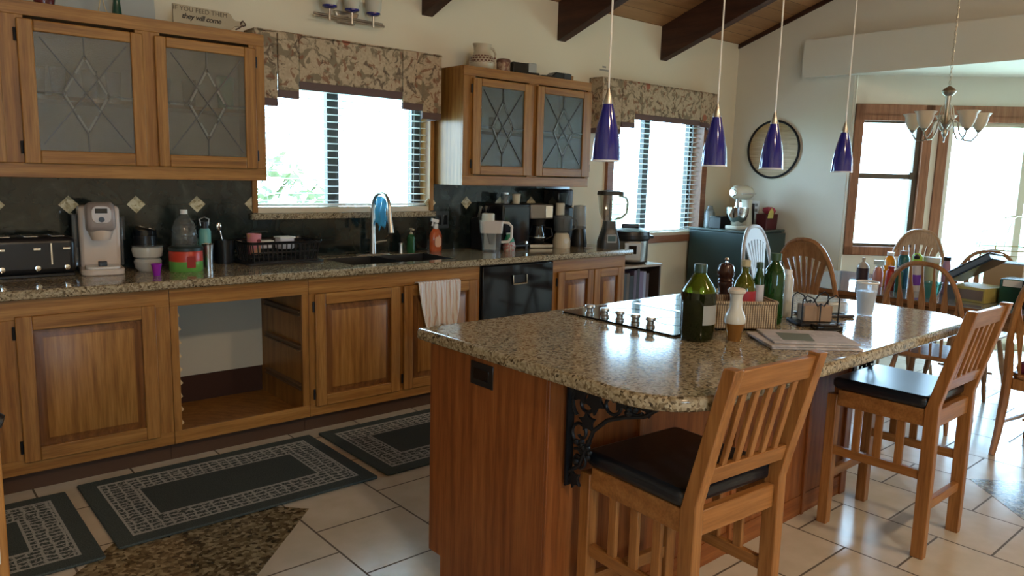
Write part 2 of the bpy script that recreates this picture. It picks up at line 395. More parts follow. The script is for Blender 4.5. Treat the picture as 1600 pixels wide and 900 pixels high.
# left wall, rear wall with an unseen window added for fill light
bm = nb(); prism(bm, [(-4.1, 0), (YW+.1, 0), (YW+.1, 2.8), (0, 4.5), (-4.1, 2.95)], 'yz', -1.6, -1.48); struct('wall_left', bm, WALL)
bm = nb()
for a, b, c, d in ((-1.6, -1.0, 0, 3), (-1.0, .2, 0, .9), (-1.0, .2, 2.3, 3), (.2, 6.8, 0, 3)): B(bm, a, b, -4.1, -3.98, c, d)
struct('wall_front', bm, WALL)
# ceiling planks + beams
bm = nb(); prism(bm, [(YW+.2, CZ(YW+.2)), (0, CZ(0)), (-4.2, 2.9), (-4.2, 3.0), (0, CZ(0)+.1), (YW+.2, CZ(YW+.2)+.1)], 'yz', -1.7, 6.9); struct('ceiling', bm, PINE)
for i, x in enumerate((.42, 1.67, 2.925, 4.175, 5.435)):
    bm = nb(); prism(bm, [(YW, CZ(YW)-.285), (YW, CZ(YW)+.02), (0, CZ(0)+.02), (0, CZ(0)-.285)], 'yz', x, x+.088)
    o = struct('ceiling_beam' if 0 else 'trim_%d' % (4+i), bm, BEAM['y'], .004)
bm = nb(); prism(bm, [(YW, CZ(YW)-.04), (YW, CZ(YW)+.01), (0, CZ(0)+.01), (0, CZ(0)-.04)], 'yz', XF-.02, XF+.005); struct('trim_9', bm, BEAM['y'])
# backsplash with granite diamonds
bm = nb()
for a, b, c, d in ((-1.45, 1.75, .915, 1.385), (1.75, 3.01, .915, 1.15), (3.01, 4.36, .915, 1.375)): B(bm, a, b, YW-.014, YW+.002, c, d)
for i in range(-3, 12):
    x = .803+.3137*i
    if 1.79 < x < 2.98: continue
    h = .046
    if abs(x-1.744) < .02:
        prism(bm, [(x, 1.243-h), (x-h, 1.243), (x, 1.243+h)], 'xz', YW-.017, YW-.002, 1); continue
    prism(bm, [(x+h, 1.243), (x, 1.243+h), (x-h, 1.243), (x, 1.243-h)], 'xz', YW-.017, YW-.002, 1)
struct('trim_10', bm, [SPL, GDIA])
bm = nb(); B(bm, 1.73, 3.03, YW-.045, YW+.03, 1.15, 1.186); struct('trim_11', bm, GRAN, .004)
# windows
def window(name, x0, x1, z0, z1, mull, casing, sill=None):
    bm = nb()
    if casing:
        B(bm, x0-casing, x0+.004, YW-.03, YW+.1, z0-.0, z1+.02); B(bm, x1-.004, x1+casing, YW-.03, YW+.1, z0, z1+.02); B(bm, x0-casing, x1+casing, YW-.028, YW+.02, z1, z1+.07)
        if sill: B(bm, x0-casing, x1+casing, YW-.035, YW+.1, z0-sill, z0+.004)
    o = struct(name, bm, CAS['x'] if sill else OAK['z'], .003)
    bm = nb(); y0, y1 = YW+.09, YW+.13; t = .035
    B(bm, x0, x1, y0, y1, z1-t, z1); B(bm, x0, x0+t, y0, y1, z0, z1); B(bm, x1-t, x1, y0, y1, z0, z1); B(bm, x0, x1, y0, y1, z0, z0+t*.7)
    B(bm, mull[0], mull[1], y0-.01, y1, z0, z1); B(bm, mull[1]-.004, mull[1]+.02, y0, y1+.02, z0, z1); B(bm, x1-.075, x1-.03, y0, y1+.01, z0, z1)
    struct('window_frame', bm, DKBRONZE, .002, o)
    bm = nb(); B(bm, x0+.01, x1-.01, YW+.118, YW+.122, z0+.01, z1-.01); struct('pane', bm, GLASS, 0, o)
    bm = nb(); B(bm, x0, x1, YW-.015, YW+.09, z0-.004, z0+.03); struct('window_sill', bm, M('cream_vinyl_sill', (.62, .55, .42), .4), .003, o)
    return o
window('window_1', *W1, (2.275, 2.34), .028)
window('window_2', *W2, (5.37, 5.44), .075, .06)
# angled window_3 and sliding door_1
bm = nb(); cs = .075
for a, b, c, d in ((.0, .075, .82, 2.14), (.585, .66, .82, 2.14), (.0, .66, .82, .90), (.0, .66, 2.0, 2.14), (.03, .63, 2.04, 2.06)): B(bm, a, b, -.02, .1, c, d)
w3 = angled('window_3', bm, CAS['z'], .004)
bm = nb()
for a, b, c, d in ((.055, .085, .90, 2.0), (.545, .60, .90, 2.0), (.07, .59, .875, .925), (.07, .59, 1.50, 1.545), (.07, .59, 1.985, 2.01)): B(bm, a, b, .03, .09, c, d)
B(bm, .52, .56, .02, .06, 1.5, 1.56)
angled('window_frame', bm, M('bronze_sash', (.10, .082, .06), .45), .002, w3)
bm = nb(); B(bm, .08, .58, .06, .064, .9, 2.0); angled('pane', bm, GLASS, 0, w3)
bm = nb()
for a, b, c, d in ((.715, .80, 0, 2.02), (.66, 2.2, 2.0, 2.14), (2.1, 2.2, 0, 2.0), (.69, 2.2, 2.045, 2.06)): B(bm, a, b, -.02, .1, c, d)
d1 = angled('door_1', bm, CAS['z'], .004)
bm = nb()
for a, b, c, d in ((.80, .835, 0, 2.0), (.835, 2.1, 0, .06), (.835, 2.1, 1.965, 2.0), (1.46, 1.52, 0, 2.0), (2.06, 2.1, 0, 2.0)): B(bm, a, b, .03, .11, c, d)
angled('door_frame', bm, M('pale_vinyl_frame', (.60, .58, .45), .4), .002, d1)
bm = nb(); B(bm, .84, 2.08, .07, .075, .05, 1.98); angled('pane', bm, GLASS, 0, d1)
bm = nb(); B(bm, .625, .655, -.005, .02, .0, 2.0); angled('trim_12', bm, M('pale_strip', (.62, .60, .48), .5))
def frame_window(name, x, ya, yb, z0, z1):
    bm = nb(); t = .07
    for a, b, c, d in ((ya, ya+t, z0, z1), (yb-t, yb, z0, z1), (ya, yb, z0, z0+t), (ya, yb, z1-t, z1), ((ya+yb)/2-.03, (ya+yb)/2+.03, z0, z1)): B(bm, x-.02, x+.12, a, b, c, d)
    o = struct(name, bm, CAS['z'], .004); bm = nb(); B(bm, x+.05, x+.055, ya+.05, yb-.05, z0+.05, z1-.05); struct('pane', bm, GLASS, 0, o)
frame_window('window_4', X2, Y2-1.5, Y2-.2, .5, 2.05)
for i, (a, b) in enumerate(((-1.0, .2),)):  # rear window out of view, put in to let fill light enter
    bm = nb(); t = .07
    for p, q, c, d in ((a, a+t, .9, 2.3), (b-t, b, .9, 2.3), (a, b, .9, .97), (a, b, 2.23, 2.3), ((a+b)/2-.04, (a+b)/2+.04, .9, 2.3)): B(bm, p, q, -4.08, -3.96, c, d)
    o = struct('window_%d' % (5+i), bm, CAS['z'], .004); bm = nb(); B(bm, a+.05, b-.05, -4.05, -4.045, .95, 2.25); struct('pane', bm, GLASS, 0, o)

def dome(x, y, z, watts, label):  # glowing dome fixture out of view, added to warm the near side
    t = thing('fill_lamp', label, 'ceiling lamp', (x, y, z), 0, 'unseen dome lamps added as warm fill')
    bm = nb(); lathe(bm, [(0, 0), (.17, 0), (.17, -.03), (0, -.03)], n=32); obj('ceiling_plate', bm, NICKEL, t)
    om = M('lit_opal_glass', (.9, .85, .75), .4); om.node_tree.nodes['Principled BSDF'].inputs['Emission Color'].default_value = (1, .78, .52, 1); om.node_tree.nodes['Principled BSDF'].inputs['Emission Strength'].default_value = watts
    bm = nb(); lathe(bm, [(.165, -.03), (.16, -.07), (.12, -.11), (.06, -.13), (0, -.135)], n=32); obj('opal_dome', bm, om, t)
dome(.6, -1.9, 3.615, FILL_LAMP, 'unseen warm dome lamp added as fill behind the camera, nearer the left wall')
dome(3.4, -1.9, 3.615, FILL_LAMP, 'unseen warm dome lamp added as fill behind the camera, nearer the far wall')
# ============================================================ OUTSIDE
gm = M('patchy_lawn', (.30, .42, .16), .9); q = N(gm)  # ground in random patches of green and tan
q.l(q.ramp(q.noise(q.coord(), .35, 3), [(.42, (.22, .42, .28)), (.5, (.52, .56, .36)), (.6, (.62, .58, .48))]), q.b.inputs['Base Color'])
bm = nb(); prism(bm, [(2.0, 7.0), (9, 7.6), (14.0, 22), (9, 34), (4.5, 34)], 'xy', -.349, -.335); lw_ = struct('lawn', bm, rgb('green_lawn', (.030, .055, .035), .9)); lw_['kind'] = 'structure'
bm = nb(); B(bm, -25, 45, 4.6, 50, -.5, -.35); B(bm, 8.7, 45, -25, 4.6, -.5, -.35); struct('ground', bm, gm)
LEAF = M('pale_green_foliage', (.34, .46, .12), .8); q = N(LEAF)
q.l(q.ramp(q.noise(q.coord(), 3, 4), [(.4, (.045, .065, .018)), (.6, (.09, .11, .035))]), q.b.inputs['Base Color'])
def shrub(x, y, s, h, label, seed):
    t = thing('shrub', label, 'shrub', (x, y, -.35), 0, 'shrubs in the yard outside the sink window'); random.seed(seed)
    bm = nb(); cyl(bm, (0, 0, 0), (0, 0, h*.5), .04, .03, 8); obj('stem', bm, rgb('shrub_bark', (.15, .1, .06), .9), t)
    bm = nb()
    for k in range(420):
        a, b, r = random.uniform(0, 6.28), random.uniform(-1, 1), random.uniform(.5, 1)**.5
        c = Vector((s*r*math.cos(a)*math.sqrt(1-b*b), s*r*math.sin(a)*math.sqrt(1-b*b), h*.55+h*.45*r*b))
        d = Vector((random.uniform(-1, 1), random.uniform(-1, 1), random.uniform(-1, 1))).normalized(); e = d.orthogonal().normalized(); L = random.uniform(.07, .14)
        bm.faces.new([bm.verts.new(p) for p in (c-d*L, c+e*L*.4, c+d*L, c-e*L*.4)])
    o = obj('foliage', bm, LEAF, t)
shrub(3.6, 8.6, .8, 2.0, 'pale green shrub seen through the left pane of the sink window', 2)
shrub(2.7, 7.4, .55, 1.3, 'low pale green shrub at the left edge of the sink window', 5)
t = thing('garden_railing', 'faint pale railing outside the window beside the valance', 'railing', (9.0, 7.0, -.35))
bm = nb()
for i in range(5): B(bm, -1.2+i*.6, -1.16+i*.6, -.02, .02, 0, 1.3)
for i, o_ in enumerate(list(range(5))): pass
bm.free()
for i in range(5):
    bm = nb(); B(bm, -1.2+i*.6, -1.16+i*.6, -.02, .02, 0, 1.3); obj('post', bm, rgb('pale_rail', (.5, .5, .48), .6) if i == 0 else bpy.data.materials['pale_rail'], t)
for z in (.7, 1.0, 1.26):
    bm = nb(); B(bm, -1.2, 1.24, -.015, .015, z, z+.04); obj('rail', bm, bpy.data.materials['pale_rail'], t)
t = thing('patio_post', 'pale blue-grey post standing outside the glass door', 'post', (10.6, 3.55, -.35))
bm = nb(); B(bm, -.06, .06, -.06, .06, .05, 2.45); obj('shaft', bm, rgb('patio_post_paint', (.28, .33, .40), .6), t, .005)
bm = nb(); B(bm, -.1, .1, -.1, .1, 0, .06); obj('foot', bm, bpy.data.materials['patio_post_paint'], t)
# ============================================================ BLINDS + VALANCES
def blind(x0, x1, z0, z1, label, wand):
    t = thing('window_blind', label, 'blind', ((x0+x1)/2, YW+.045, z0), 0, 'white slatted blinds at the windows')
    w = x1-x0-.012; h = z1-z0; bm = nb(); n = int(h/.0445)
    for i in range(n):
        z = .035+i*.0445
        prism(bm, [(-.024, z-.002), (0, z+.002), (.024, z-.002), (.024, z), (0, z+.0045), (-.024, z)], 'yz', -w/2, w/2)
    obj('slats', bm, BLIND, t)
    bm = nb(); B(bm, -w/2, w/2, -.028, .028, h-.05, h-.002); obj('headrail', bm, BLIND, t, .003)
    bm = nb(); B(bm, -w/2, w/2, -.026, .026, .003, .018); obj('bottom_rail', bm, BLIND, t, .003)
    for k in (-.42, -.02, .42):
        for s in (-.022, .022): bm = nb(); cyl(bm, (w*k, s, .01), (w*k, s, h-.03), .0011, n=5); obj('ladder_cord', bm, BLIND, t)
    bm = nb(); cyl(bm, (wand, -.032, .14), (wand, -.032, h-.05), .004, n=8); obj('tilt_wand', bm, CLEARG, t)
blind(W1[0], W1[1], W1[2]+.032, W1[3]-.002, 'white slatted blind in the window above the kitchen sink', .55)
blind(W2[0], W2[1], W2[2]+.032, W2[3]-.002, 'white slatted blind in the window behind the pressure cooker', .5)
def valance(x0, x1, zt, steps, label, y=4.2):
    t = thing('window_valance', label, 'valance', (x0, YW, 0), 0, 'floral step-edged valances over the windows')
    d = y-YW; bm = nb(); bt = nb(); k = 0
    for a, b, z in steps:
        a -= x0; b -= x0; pr = -.004 if k % 2 else 0.
        bw = .042 if (b-a) < .5 else .045
        B(bm, a+.002, b-.002, d+pr, d+pr+.02, z+bw, zt); B(bt, a+.002, b-.002, d+pr-.001, d+pr+.021, z, z+bw+.001); k += 1
    zl, zr = steps[0][2], steps[-1][2]
    B(bm, 0, .015, d+.018, -.001, zl+.04, zt); B(bm, x1-x0-.015, x1-x0, d+.018, -.001, zr+.04, zt)
    B(bt, 0, .016, d+.018, -.001, zl, zl+.041); B(bt, x1-x0-.016, x1-x0, d+.018, -.001, zr, zr+.041)
    B(bm, 0, x1-x0, d, -.001, zt-.012, zt+.004)
    obj('fabric_front', bm, FLOR, t, .004); obj('lower_band', bt, VTRIM, t, .003)
valance(1.725, 2.99, 2.212, [(1.725, 1.857, 1.80), (1.857, 1.985, 1.85), (1.985, 2.685, 1.906), (2.685, 2.838, 1.846), (2.838, 2.99, 1.797)], 'floral fabric valance with stepped lower edge over the sink window')
valance(4.55, 6.15, 2.235, [(4.55, 4.79, 1.80), (4.79, 4.96, 1.86), (4.96, 5.87, 1.935), (5.87, 6.0, 1.925), (6.0, 6.15, 1.915)], 'floral fabric valance over the window beside the refrigerator corner')
# ============================================================ CABINETS
FY = 3.74
def raised_door(parent, x0, x1, z0, z1, y, hinge=-1, st=.062):
    """door frame with raised panel; parent local frame = world x,z with y facing -y"""
    bm = nb(); th = .02; a, b = y-th, y-.001
    B(bm, x0, x0+st, a, b, z0, z1); B(bm, x1-st, x1, a, b, z0, z1); B(bm, x0+st, x1-st, a, b, z0, z0+st, 1); B(bm, x0+st, x1-st, a, b, z1-st, z1, 1)
    d = obj('door', bm, [OAK['z'], OAK['x']], parent, .004)
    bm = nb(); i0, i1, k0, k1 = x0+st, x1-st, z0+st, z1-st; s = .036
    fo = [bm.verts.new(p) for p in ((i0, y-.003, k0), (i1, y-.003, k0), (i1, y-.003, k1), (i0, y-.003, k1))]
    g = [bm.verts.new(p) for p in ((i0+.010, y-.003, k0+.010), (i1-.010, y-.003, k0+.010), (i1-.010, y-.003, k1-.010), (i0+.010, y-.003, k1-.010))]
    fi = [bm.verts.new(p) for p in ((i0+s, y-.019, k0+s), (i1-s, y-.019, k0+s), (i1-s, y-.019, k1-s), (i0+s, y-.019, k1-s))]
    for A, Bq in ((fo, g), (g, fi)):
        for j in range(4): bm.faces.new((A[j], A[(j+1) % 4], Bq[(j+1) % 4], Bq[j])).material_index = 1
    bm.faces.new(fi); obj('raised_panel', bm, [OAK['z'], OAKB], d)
    hx = x0-.006 if hinge < 0 else x1+.006
    for z in (z0+.07, z1-.07):
        bm = nb(); cyl(bm, (hx, y-.008, z-.028), (hx, y-.008, z+.028), .006, n=8); obj('hinge', bm, BLACKM, d)
    return d
def base_unit(x0, x1, label, doors, open_=None, left_end=False):
    t = thing('base_cabinet', label, 'cabinet', (x0, FY, 0), 0, 'oak base cabinets along the window wall')
    W = x1-x0; bm = nb(); D = YW-FY-.004
    B(bm, 0, .018, .02, D, .1, .872); B(bm, W-.018, W, .02, D, .1, .872); B(bm, 0, W, .02, D, .1, .118)
    if not open_: B(bm, .018, W-.018, D-.01, D, .118, .872)
    obj('carcass', bm, OAK['z'], t, .001)
    bm = nb(); rects = [(a-x0, b-x0, c, d) for a, b, c, d in ([dd[:4] for dd in doors] + ([open_] if open_ else []))]
    xs = [0]
    for a, b, c, d in rects: xs += [a, b]
    xs.append(W)
    inset = .0 if open_ else .015
    B(bm, 0, W, 0, .02, .785, .872); B(bm, 0, W, 0, .02, .1, .165)
    pe = 0
    for a, b, c, d in rects:
        B(bm, pe, a+inset, 0, .0199, .165, .785, 1); pe = b-inset
    B(bm, pe, W, 0, .0199, .165, .785, 1)
    obj('face_frame', bm, [OAK['x'], OAK['z']], t, .002)
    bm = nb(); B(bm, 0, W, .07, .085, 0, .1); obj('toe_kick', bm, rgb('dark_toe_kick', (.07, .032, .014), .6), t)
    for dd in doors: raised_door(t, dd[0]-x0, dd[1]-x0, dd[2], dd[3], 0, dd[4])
    return t
base_unit(-.55, 1.088, 'oak base cabinet with one wide raised-panel door left of the empty drawer bay', [(-.2, .38, .155, .79, -1), (.464, 1.022, .155, .80, -1)])
bu = base_unit(1.09, 1.80, 'oak base cabinet with its drawers missing, open and showing white back', [], (1.127, 1.762, .17, .782))
bm = nb(); B(bm, .02, .69, .585, .597, .275, .86); obj('back_panel', bm, rgb('pale_back_board', (.50, .46, .36), .8), bu)
bm = nb(); random.seed(3)
pts = [(.02, .118)] + [(.69, .118), (.69, .295)] + [(.69-.67*i/14, .28+random.uniform(-.012, .012)) for i in range(1, 14)] + [(.02, .29)]
prism(bm, pts, 'xz', .598, .604); obj('torn_hole', bm, M('dark_torn_gap', (.045, .016, .008), .9), bu)
for z in (.66, .47, .25):
    bm = nb(); B(bm, .676, .692, .03, .5, z, z+.03); B(bm, .666, .676, .03, .5, z, z+.006); B(bm, .666, .676, .03, .5, z+.024, z+.03)
    obj('drawer_runner', bm, M('brown_runner_%d' % int(z*100), (.16, .09, .045), .5), bu)
bm = nb()
for i in range(9):
    z = .19+i*.067; prism(bm, [(.036, z), (.044+random.uniform(0, .008), z+.01), (.036, z+.03)], 'xz', .002, .012)
obj('splinters', bm, rgb('raw_splinter', (.55, .38, .2), .8), bu)
base_unit(1.802, 2.975, 'wide oak sink base cabinet with two raised-panel doors and a towel', [(1.832, 2.37, .155, .785, -1), (2.398, 2.940, .155, .785, -1)])
base_unit(3.625, 4.385, 'narrow oak base cabinet with two small doors right of the dishwasher', [(3.665, 4.025, .155, .785, -1), (4.035, 4.352, .155, .785, 1)])
# dishwasher
t = thing('dishwasher', 'black built-in dishwasher with chrome latch handle under the counter', 'dishwasher', (3.30, FY, 0))
bm = nb(); B(bm, -.31, .31, .01, .58, .1, .868); obj('body', bm, BLACK, t, .002)
bm = nb(); B(bm, -.312, .312, -.018, .008, .13, .865); obj('door', bm, BLACKG, t, .006)
bm = nb(); B(bm, -.30, .30, .05, .07, .0, .1); obj('kick_plate', bm, BLACK, t)
bm = nb(); tube(bm, [(-.06, -.024, .795), (-.06, -.026, .735), (.06, -.026, .735), (.06, -.024, .795)], .006, 8); obj('latch_handle', bm, CHROME, t)
bm = nb(); B(bm, -.052, .052, -.021, -.016, .742, .792); obj('latch_recess', bm, BLACK, t)
# wall cabinets with leaded glass doors
def glass_door(parent, x0, x1, z0, z1, y, gx0, gx1, gz0, gz1, hinge=-1):
    bm = nb(); a, b = y-.021, y-.001
    B(bm, x0, gx0, a, b, z0, z1); B(bm, gx1, x1, a, b, z0, z1); B(bm, gx0, gx1, a, b, z0, gz0, 1); B(bm, gx0, gx1, a, b, gz1, z1, 1)
    d = obj('door', bm, [OAK['z'], OAK['x']], parent, .005)
    bm = nb(); B(bm, gx0-.004, gx1+.004, y-.012, y-.009, gz0-.004, gz1+.004); obj('glass', bm, SEEDY, d)
    cx, cz = (gx0+gx1)/2, (gz0+gz1)/2; w, h = (gx1-gx0)/2, (gz1-gz0)/2
    P = lambda u, v: (cx+u*w, y-.0135, cz+v*h)
    bm = nb(); a = .0035
    dw, dh, o = .5, .70, .0
    top, bot, l, r = (0, dh), (0, -dh), (-dw, 0), (dw, 0)
    segs = [(top, l), (l, bot), (bot, r), (r, top), ((0, 1), top), ((0, -1), bot), ((-1, 0), l), ((1, 0), r)]
    segs += [((-.88, .92), (.92, -.9)), ((.9, .92), (-.92, -.9))]
    for p, q in segs: bar(bm, P(*p), P(*q), .0060, .0045, ax=(0, 1, 0))
    obj('lead_came', bm, LEAD, d)
    bm = nb()
    for (p, q) in segs[:4]:
        for f0, f1 in ((.06, .44), (.56, .94)):
            A = Vector(P(p[0]*.93+(q[0]-p[0])*.93*f0, p[1]*.93+(q[1]-p[1])*.93*f0)); Bv = Vector(P(p[0]*.93+(q[0]-p[0])*.93*f1, p[1]*.93+(q[1]-p[1])*.93*f1))
            bar(bm, A, Bv, .003, .010, ax=(0, 1, 0))
    obj('bevelled_strips', bm, BEVEL, d)
    hx = x0-.006 if hinge < 0 else x1+.006
    for z in (z0+.07, z1-.07):
        bm = nb(); cyl(bm, (hx, y-.008, z-.028), (hx, y-.008, z+.028), .006, n=8); obj('hinge', bm, BLACKM, d)
def wall_unit(x0, x1, z0, z1, label, doors, shelf):
    t = thing('wall_cabinet', label, 'cabinet', (x0, 4.02, z0), 0, 'oak wall cabinets with leaded glass doors')
    W, H, D = x1-x0, z1-z0, YW-4.02-.004; bm = nb()
    B(bm, 0, .018, .02, D, 0, H); B(bm, W-.018, W, .02, D, 0, H); B(bm, .018, W-.018, .02, D, .012, .03); B(bm, .018, W-.018, .02, D, H-.03, H-.012)
    obj('carcass', bm, OAK['z'], t, .001)
    bm = nb(); B(bm, .018, W-.018, D-.012, D-.004, .03, H-.03); B(bm, .018, .022, .02, D-.01, .03, H-.03); B(bm, W-.022, W-.018, .02, D-.01, .03, H-.03)
    obj('lining', bm, rgb('pale_cabinet_lining', (.50, .46, .38), .7), t)
    bm = nb(); B(bm, .022, W-.022, .035, D-.014, shelf-z0-.009, shelf-z0+.009); obj('shelf', bm, OAK['x'], t, .001)
    bm = nb(); B(bm, 0, W, 0, .02, 0, .065); B(bm, 0, W, 0, .02, H-.062, H); pe = 0
    for d in doors:
        B(bm, pe, d[0]-x0+.03, 0, .0199, .065, H-.062, 1); pe = d[1]-x0-.03
    B(bm, pe, W, 0, .0199, .065, H-.062, 1)
    obj('face_frame', bm, [OAK['x'], OAK['z']], t, .002)
    for k, d in enumerate(doors): glass_door(t, d[0]-x0, d[1]-x0, 1.445-z0, 2.072-z0, 0, d[2]-x0, d[3]-x0, 1.505-z0, 2.022-z0, -1 if k < len(doors)-1 else 1)
    return t
wall_unit(-.10, 1.702, 1.382, 2.15, 'oak wall cabinet with leaded glass doors, left of the sink window', [(-.02, .515, .05, .455), (.582, 1.095, .645, 1.040), (1.148, 1.648, 1.20, 1.588)], 1.745)
wall_unit(3.035, 4.232, 1.372, 2.145, 'oak wall cabinet with leaded glass doors, between the two windows', [(3.103, 3.636, 3.172, 3.552), (3.673, 4.225, 3.738, 4.138)], 1.745)
# countertop with sink cut-out
t = thing('countertop', 'speckled granite counter running under the window wall cabinets', 'countertop', (0, FY, .875))
bm = nb(); y0, y1 = -.033, YW-FY-.016
SX0, SX1, SY0, SY1 = 2.12, 2.86, .09, .475
B(bm, -.6, SX0, y0, y1, 0, .04); B(bm, SX1, 4.425, y0, y1, 0, .04); B(bm, SX0, SX1, y0, SY0, 0, .04); B(bm, SX0, SX1, SY1, y1, 0, .04)
bmesh.ops.remove_doubles(bm, verts=bm.verts, dist=1e-5)
obj('slab', bm, GRAN, t)
bm = nb()
prism(bm, [(y0+.004, -.002), (y0-.006, .004), (y0-.008, .02), (y0-.004, .036), (y0+.006, .0405), (y0+.006, -.002)], 'yz', -.6, 4.428)
obj('bullnose_edge', bm, GRAN, t)
t = thing('kitchen_sink', 'black double-bowl sink set into the granite counter under the window', 'sink', (SX0, FY+SY0, .915))
bm = nb(); W, D = SX1-SX0, SY1-SY0
for a, b in ((.004, .34), (.36, W-.004)):
    v = [(a, .004), (b, .004), (b, D-.004), (a, D-.004)]; ins = .02
    vi = [(a+ins, .004+ins), (b-ins, .004+ins), (b-ins, D-.004-ins), (a+ins, D-.004-ins)]
    up = [bm.verts.new((x, y, -.002)) for x, y in v]; lo = [bm.verts.new((x, y, -.19)) for x, y in vi]; 
    for j in range(4): bm.faces.new((up[j], up[(j+1) % 4], lo[(j+1) % 4], lo[j]))
    bm.faces.new(lo)
B(bm, .34, .36, .004, D-.004, -.06, -.008)
obj('bowl', bm, BLACK, t)
bm = nb(); cyl(bm, (.17, .2, -.189), (.17, .2, -.185), .04, n=20); obj('drain', bm, STEEL, t)
# ============================================================ ISLAND
t = thing('kitchen_island', 'oak kitchen island base with panelled end and toe notch', 'kitchen island', (1.475, 1.53, 0))
L, D = 3.455-1.475, 2.12-1.53
bm = nb(); B(bm, .02, L-.02, .012, D-.02, .1, .872); obj('carcass', bm, IOAK['z'], t)
bm = nb(); prism(bm, [(0, 0), (D-.07, 0), (D-.07, .1), (D, .1), (D, .872), (0, .872)], 'yz', 0, .02); obj('end_panel', bm, IOAK['z'], t, .002)
bm = nb(); prism(bm, [(0, 0), (D-.07, 0), (D-.07, .1), (D, .1), (D, .872), (0, .872)], 'yz', L-.02, L); obj('end_panel', bm, IOAK['z'], t, .002)
bm = nb(); B(bm, .02, L-.02, -.0, .012, 0, .872); obj('back_panel', bm, IOAK['z'], t, .001)
bm = nb()
bm.free()
for x in (.0, .42, 1.0, 1.57, L-.055):
    bm = nb(); B(bm, x, x+.055 if x in (.0, L-.055) else x+.02, -.012, .0, .0, .872); obj('batten', bm, IOAK['z'], t, .002)
bm = nb(); B(bm, .02, L-.02, -.004, -.0, .0, .09); B(bm, .02, L-.02, D-.085, D-.07, 0, .1); obj('toe_kick', bm, IOAK['x'], t)
t2 = nb(); B(t2, -.0045, 0, .243, .357, .775, .852); pl = obj('outlet_plate', t2, BLACK, t, .003)
bm = nb(); B(bm, -.007, -.004, .262, .338, .795, .832); obj('outlet_socket', bm, BLACKG, pl, .002)
# counter slab
def island_outline(x0, x1, y0, y1, r1, r2):
    p = []
    p += [(x0, y1), (x0, y0+r1)] + [(x0+r1-r1*math.cos(R(a)), y0+r1-r1*math.sin(R(a))) for a in range(10, 91, 10)]
    p += [(x1-r2+r2*math.sin(R(a)), y0+r2-r2*math.cos(R(a))) for a in range(0, 91, 10)] + [(x1, y1-.03), (x1-.03, y1)]
    return p
IX0, IX1, IY0, IY1 = 1.437, 3.49, 1.035, 2.155
t = thing('countertop', 'granite island top with rounded corners, in front of the stools', 'countertop', (IX0, IY0, .875))
bm = nb(); po = island_outline(0, IX1-IX0, 0, IY1-IY0, .20, .22)
prism(bm, po, 'xy', 0, .04)
o = obj('slab', bm, GRAN, t, .012, 4)
# cooktop
t = thing('cooktop', 'black glass cooktop with a row of silver knobs, set in the island', 'cooktop', (2.08, 1.54, .915))
bm = nb(); prism(bm, rrect(.80, .55, .012, 3, .40, .275), 'xy', .0005, .007); obj('glass_top', bm, BLACKG, t, .002)
bm = nb(); B(bm, .385, .415, .04, .51, .007, .0085); obj('vent_strip', bm, STEEL, t)
for y in (.14, .21, .285, .36, .44):
    bm = nb(); lathe(bm, [(0, 0), (.017, 0), (.017, .006), (.013, .010), (.013, .022), (.019, .026), (.019, .034), (.017, .037), (0, .037)], (.045, y, .007), 20); obj('knob', bm, STEEL, t)
for x, y, r in ((.22, .15, .085), (.22, .40, .07), (.60, .15, .07), (.60, .40, .085)):
    bm = nb(); tube(bm, [(x+r*math.cos(R(a)), y+r*math.sin(R(a)), .0072) for a in range(0, 360, 15)], .0012, 4, True); obj('burner_ring', bm, rgb('burner_mark', (.12, .12, .12), .4), t)
